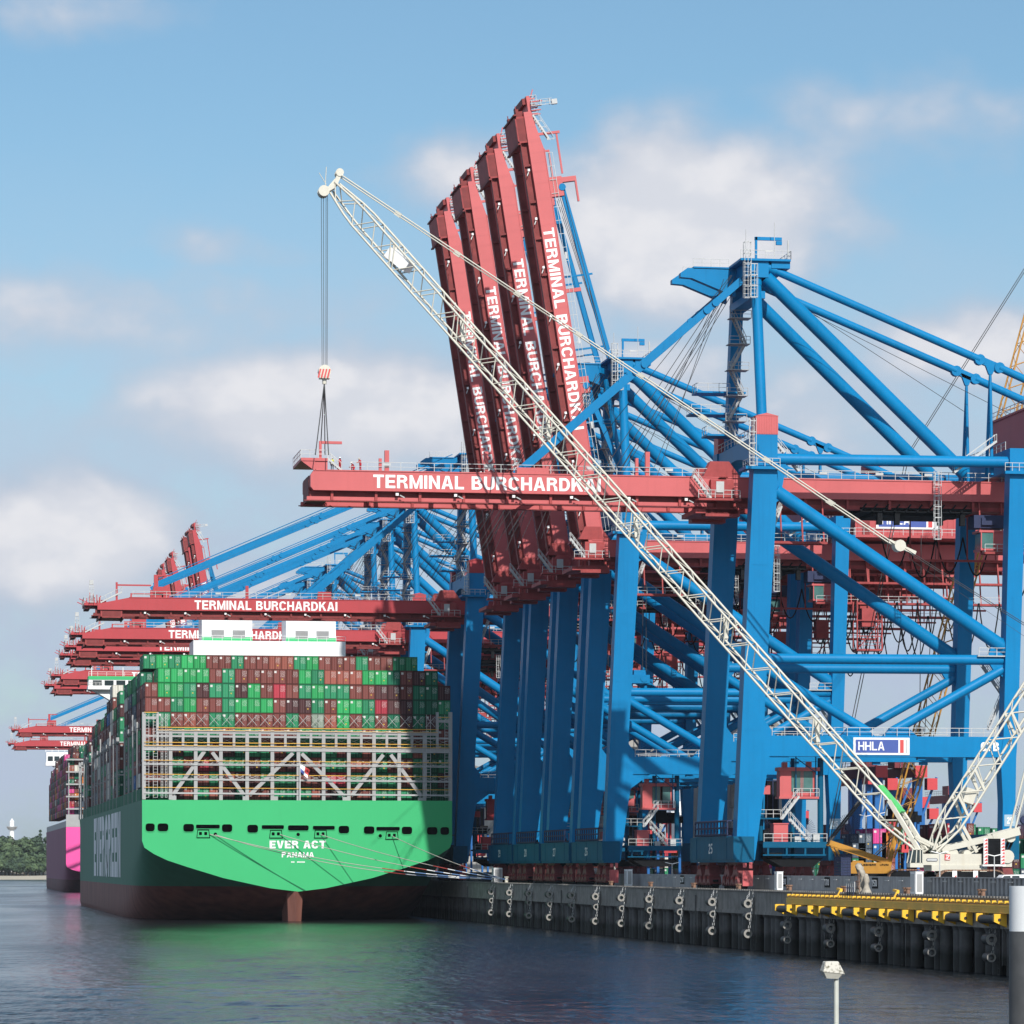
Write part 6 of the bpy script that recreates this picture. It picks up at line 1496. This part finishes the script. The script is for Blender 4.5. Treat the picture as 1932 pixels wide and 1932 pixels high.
# ------------------------------------------------------------------ far shore: trees and light tower
def foliage(name, c, dark):
    m, nt, bs = newmat(name); N = nt.nodes.new; L = nt.links.new
    tc = N('ShaderNodeTexCoord'); n = N('ShaderNodeTexNoise'); n.inputs['Scale'].default_value = .25; n.inputs['Detail'].default_value = 5; L(tc.outputs['Object'], n.inputs[0])
    r_ = N('ShaderNodeValToRGB'); r_.color_ramp.elements[0].color = dark+(1,); r_.color_ramp.elements[1].color = c+(1,); r_.color_ramp.elements[0].position = .35; r_.color_ramp.elements[1].position = .65
    L(n.outputs[0], r_.inputs[0]); L(r_.outputs[0], bs.inputs[0]); bs.inputs['Roughness'].default_value = .8; MATS[name] = m
foliage('leaf', (.085, .13, .055), (.04, .075, .035)); foliage('leaf_dark', (.045, .08, .04), (.025, .05, .03))
def tree(X, Y, Z, h, w, mat, lab, seed, conif=False):
    rnd = random.Random(seed); t = empty('tree', (X, Y, Z)); tag(t, lab, 'tree', 'trees on the far shore')
    b = MB().tube((0, 0, 0), (0, 0, h*.55), .035*h, 8, .018*h)
    for k in range(5): a = k*1.3; b.tube((0, 0, h*(.25+.06*k)), (w*.6*math.cos(a), w*.6*math.sin(a), h*(.5+.07*k)), .014*h, 5, .005*h)
    b.build('trunk', 'bark', t); b = MB()
    lobes = [(rnd.uniform(-.6, .6)*w, rnd.uniform(-.6, .6)*w, h*rnd.uniform(.32, .82), rnd.uniform(.32, .55)*w) for _ in range(13)]
    if conif: lobes = [(0, 0, h*(.2+.08*k), w*(.55-.055*k)) for k in range(10)]
    for (x, y, z, r_) in lobes:
        for _ in range(95):
            d = Vector((rnd.gauss(0, 1), rnd.gauss(0, 1), rnd.gauss(0, .8))).normalized(); p_ = Vector((x, y, z))+d*r_*rnd.uniform(.72, 1.08)
            s_ = rnd.uniform(.5, 1.15); n_ = (d+Vector((rnd.uniform(-.6, .6), rnd.uniform(-.6, .6), rnd.uniform(-.2, .8)))).normalized(); a = n_.orthogonal().normalized()*s_; c_ = n_.cross(a)
            b.add([p_-a-c_*.6, p_+a*.7-c_, p_+a+c_*.7, p_-a*.6+c_], [(0, 1, 2, 3)])
    b.build('crown', mat, t)
rnd = random.Random(3); names_ = ['pale', 'broad', 'tall', 'round', 'bushy', 'low', 'dark', 'leaning', 'thin', 'dense']
spots = []
for i in range(13):
    u = -12+i*7.6; v = 1573-abs(i-8)*.6+rnd.uniform(-3, 5)+(10 if i < 3 else 0); spots.append((u, v, 2830+rnd.uniform(-10, 30), 8.5))
for i in range(14): spots.append((-12+i*7.2, 1606+rnd.uniform(-9, 9), 2800+rnd.uniform(-8, 8), 7.5))
for i in range(14): spots.append((-130+i*8.4, 1588+rnd.uniform(-9, 12), 2815+rnd.uniform(-10, 20), 8.5))
for i, (u, v, Y, w) in enumerate(spots):
    p = P(u, v, Y); zb_ = 5.5 if i < 13 else 3.0; h = p.z-zb_
    tree(p.x, Y, zb_, h, w*rnd.uniform(.85, 1.2), 'leaf' if i % 3 else 'leaf_dark', 'leafy tree on the far shore left of the pink ship', 50+i)
p = P(76, 1561, 2900); tree(p.x, 2900, 5, p.z-5, 6.5, 'leaf_dark', 'dark pointed conifer on the far shore beside the pink ship', 90, True)
p = P(22.5, 1544, 2950); t = empty('light_tower', (p.x, 2950, 5)); tag(t, 'slim white light tower above the far shore trees', 'tower'); h = p.z-5
MB().tube((0, 0, 0), (0, 0, h-8.5), 2.6, 14, 1.9).build('shaft', 'ship_white', t); MB().tube((0, 0, h-9.5), (0, 0, h-7.6), 3.2, 14, 4.4).tube((0, 0, h-7.6), (0, 0, h-6.8), 4.6, 14).build('gallery', 'steel_grey', t)
MB().tube((0, 0, h-6.8), (0, 0, h-3.0), 2.0, 12).tube((0, 0, h-3.0), (0, 0, h), 2.2, 12, .2).build('lantern', 'ship_white', t)

# ------------------------------------------------------------------ the air: a thin haze round everything
m = bpy.data.materials.new('haze'); m.use_nodes = True; nt = m.node_tree; nt.nodes.clear()
o_ = nt.nodes.new('ShaderNodeOutputMaterial'); pv = nt.nodes.new('ShaderNodeVolumePrincipled'); nt.links.new(pv.outputs[0], o_.inputs['Volume'])
pv.inputs['Color'].default_value = (.80, .88, .97, 1); pv.inputs['Density'].default_value = 0.00003; pv.inputs['Anisotropy'].default_value = .2
MATS['haze'] = m
hz = MB().box(-5200, 6200, -400, 6200, -6, 175).build('haze', 'haze'); tag(hz, kind='stuff')
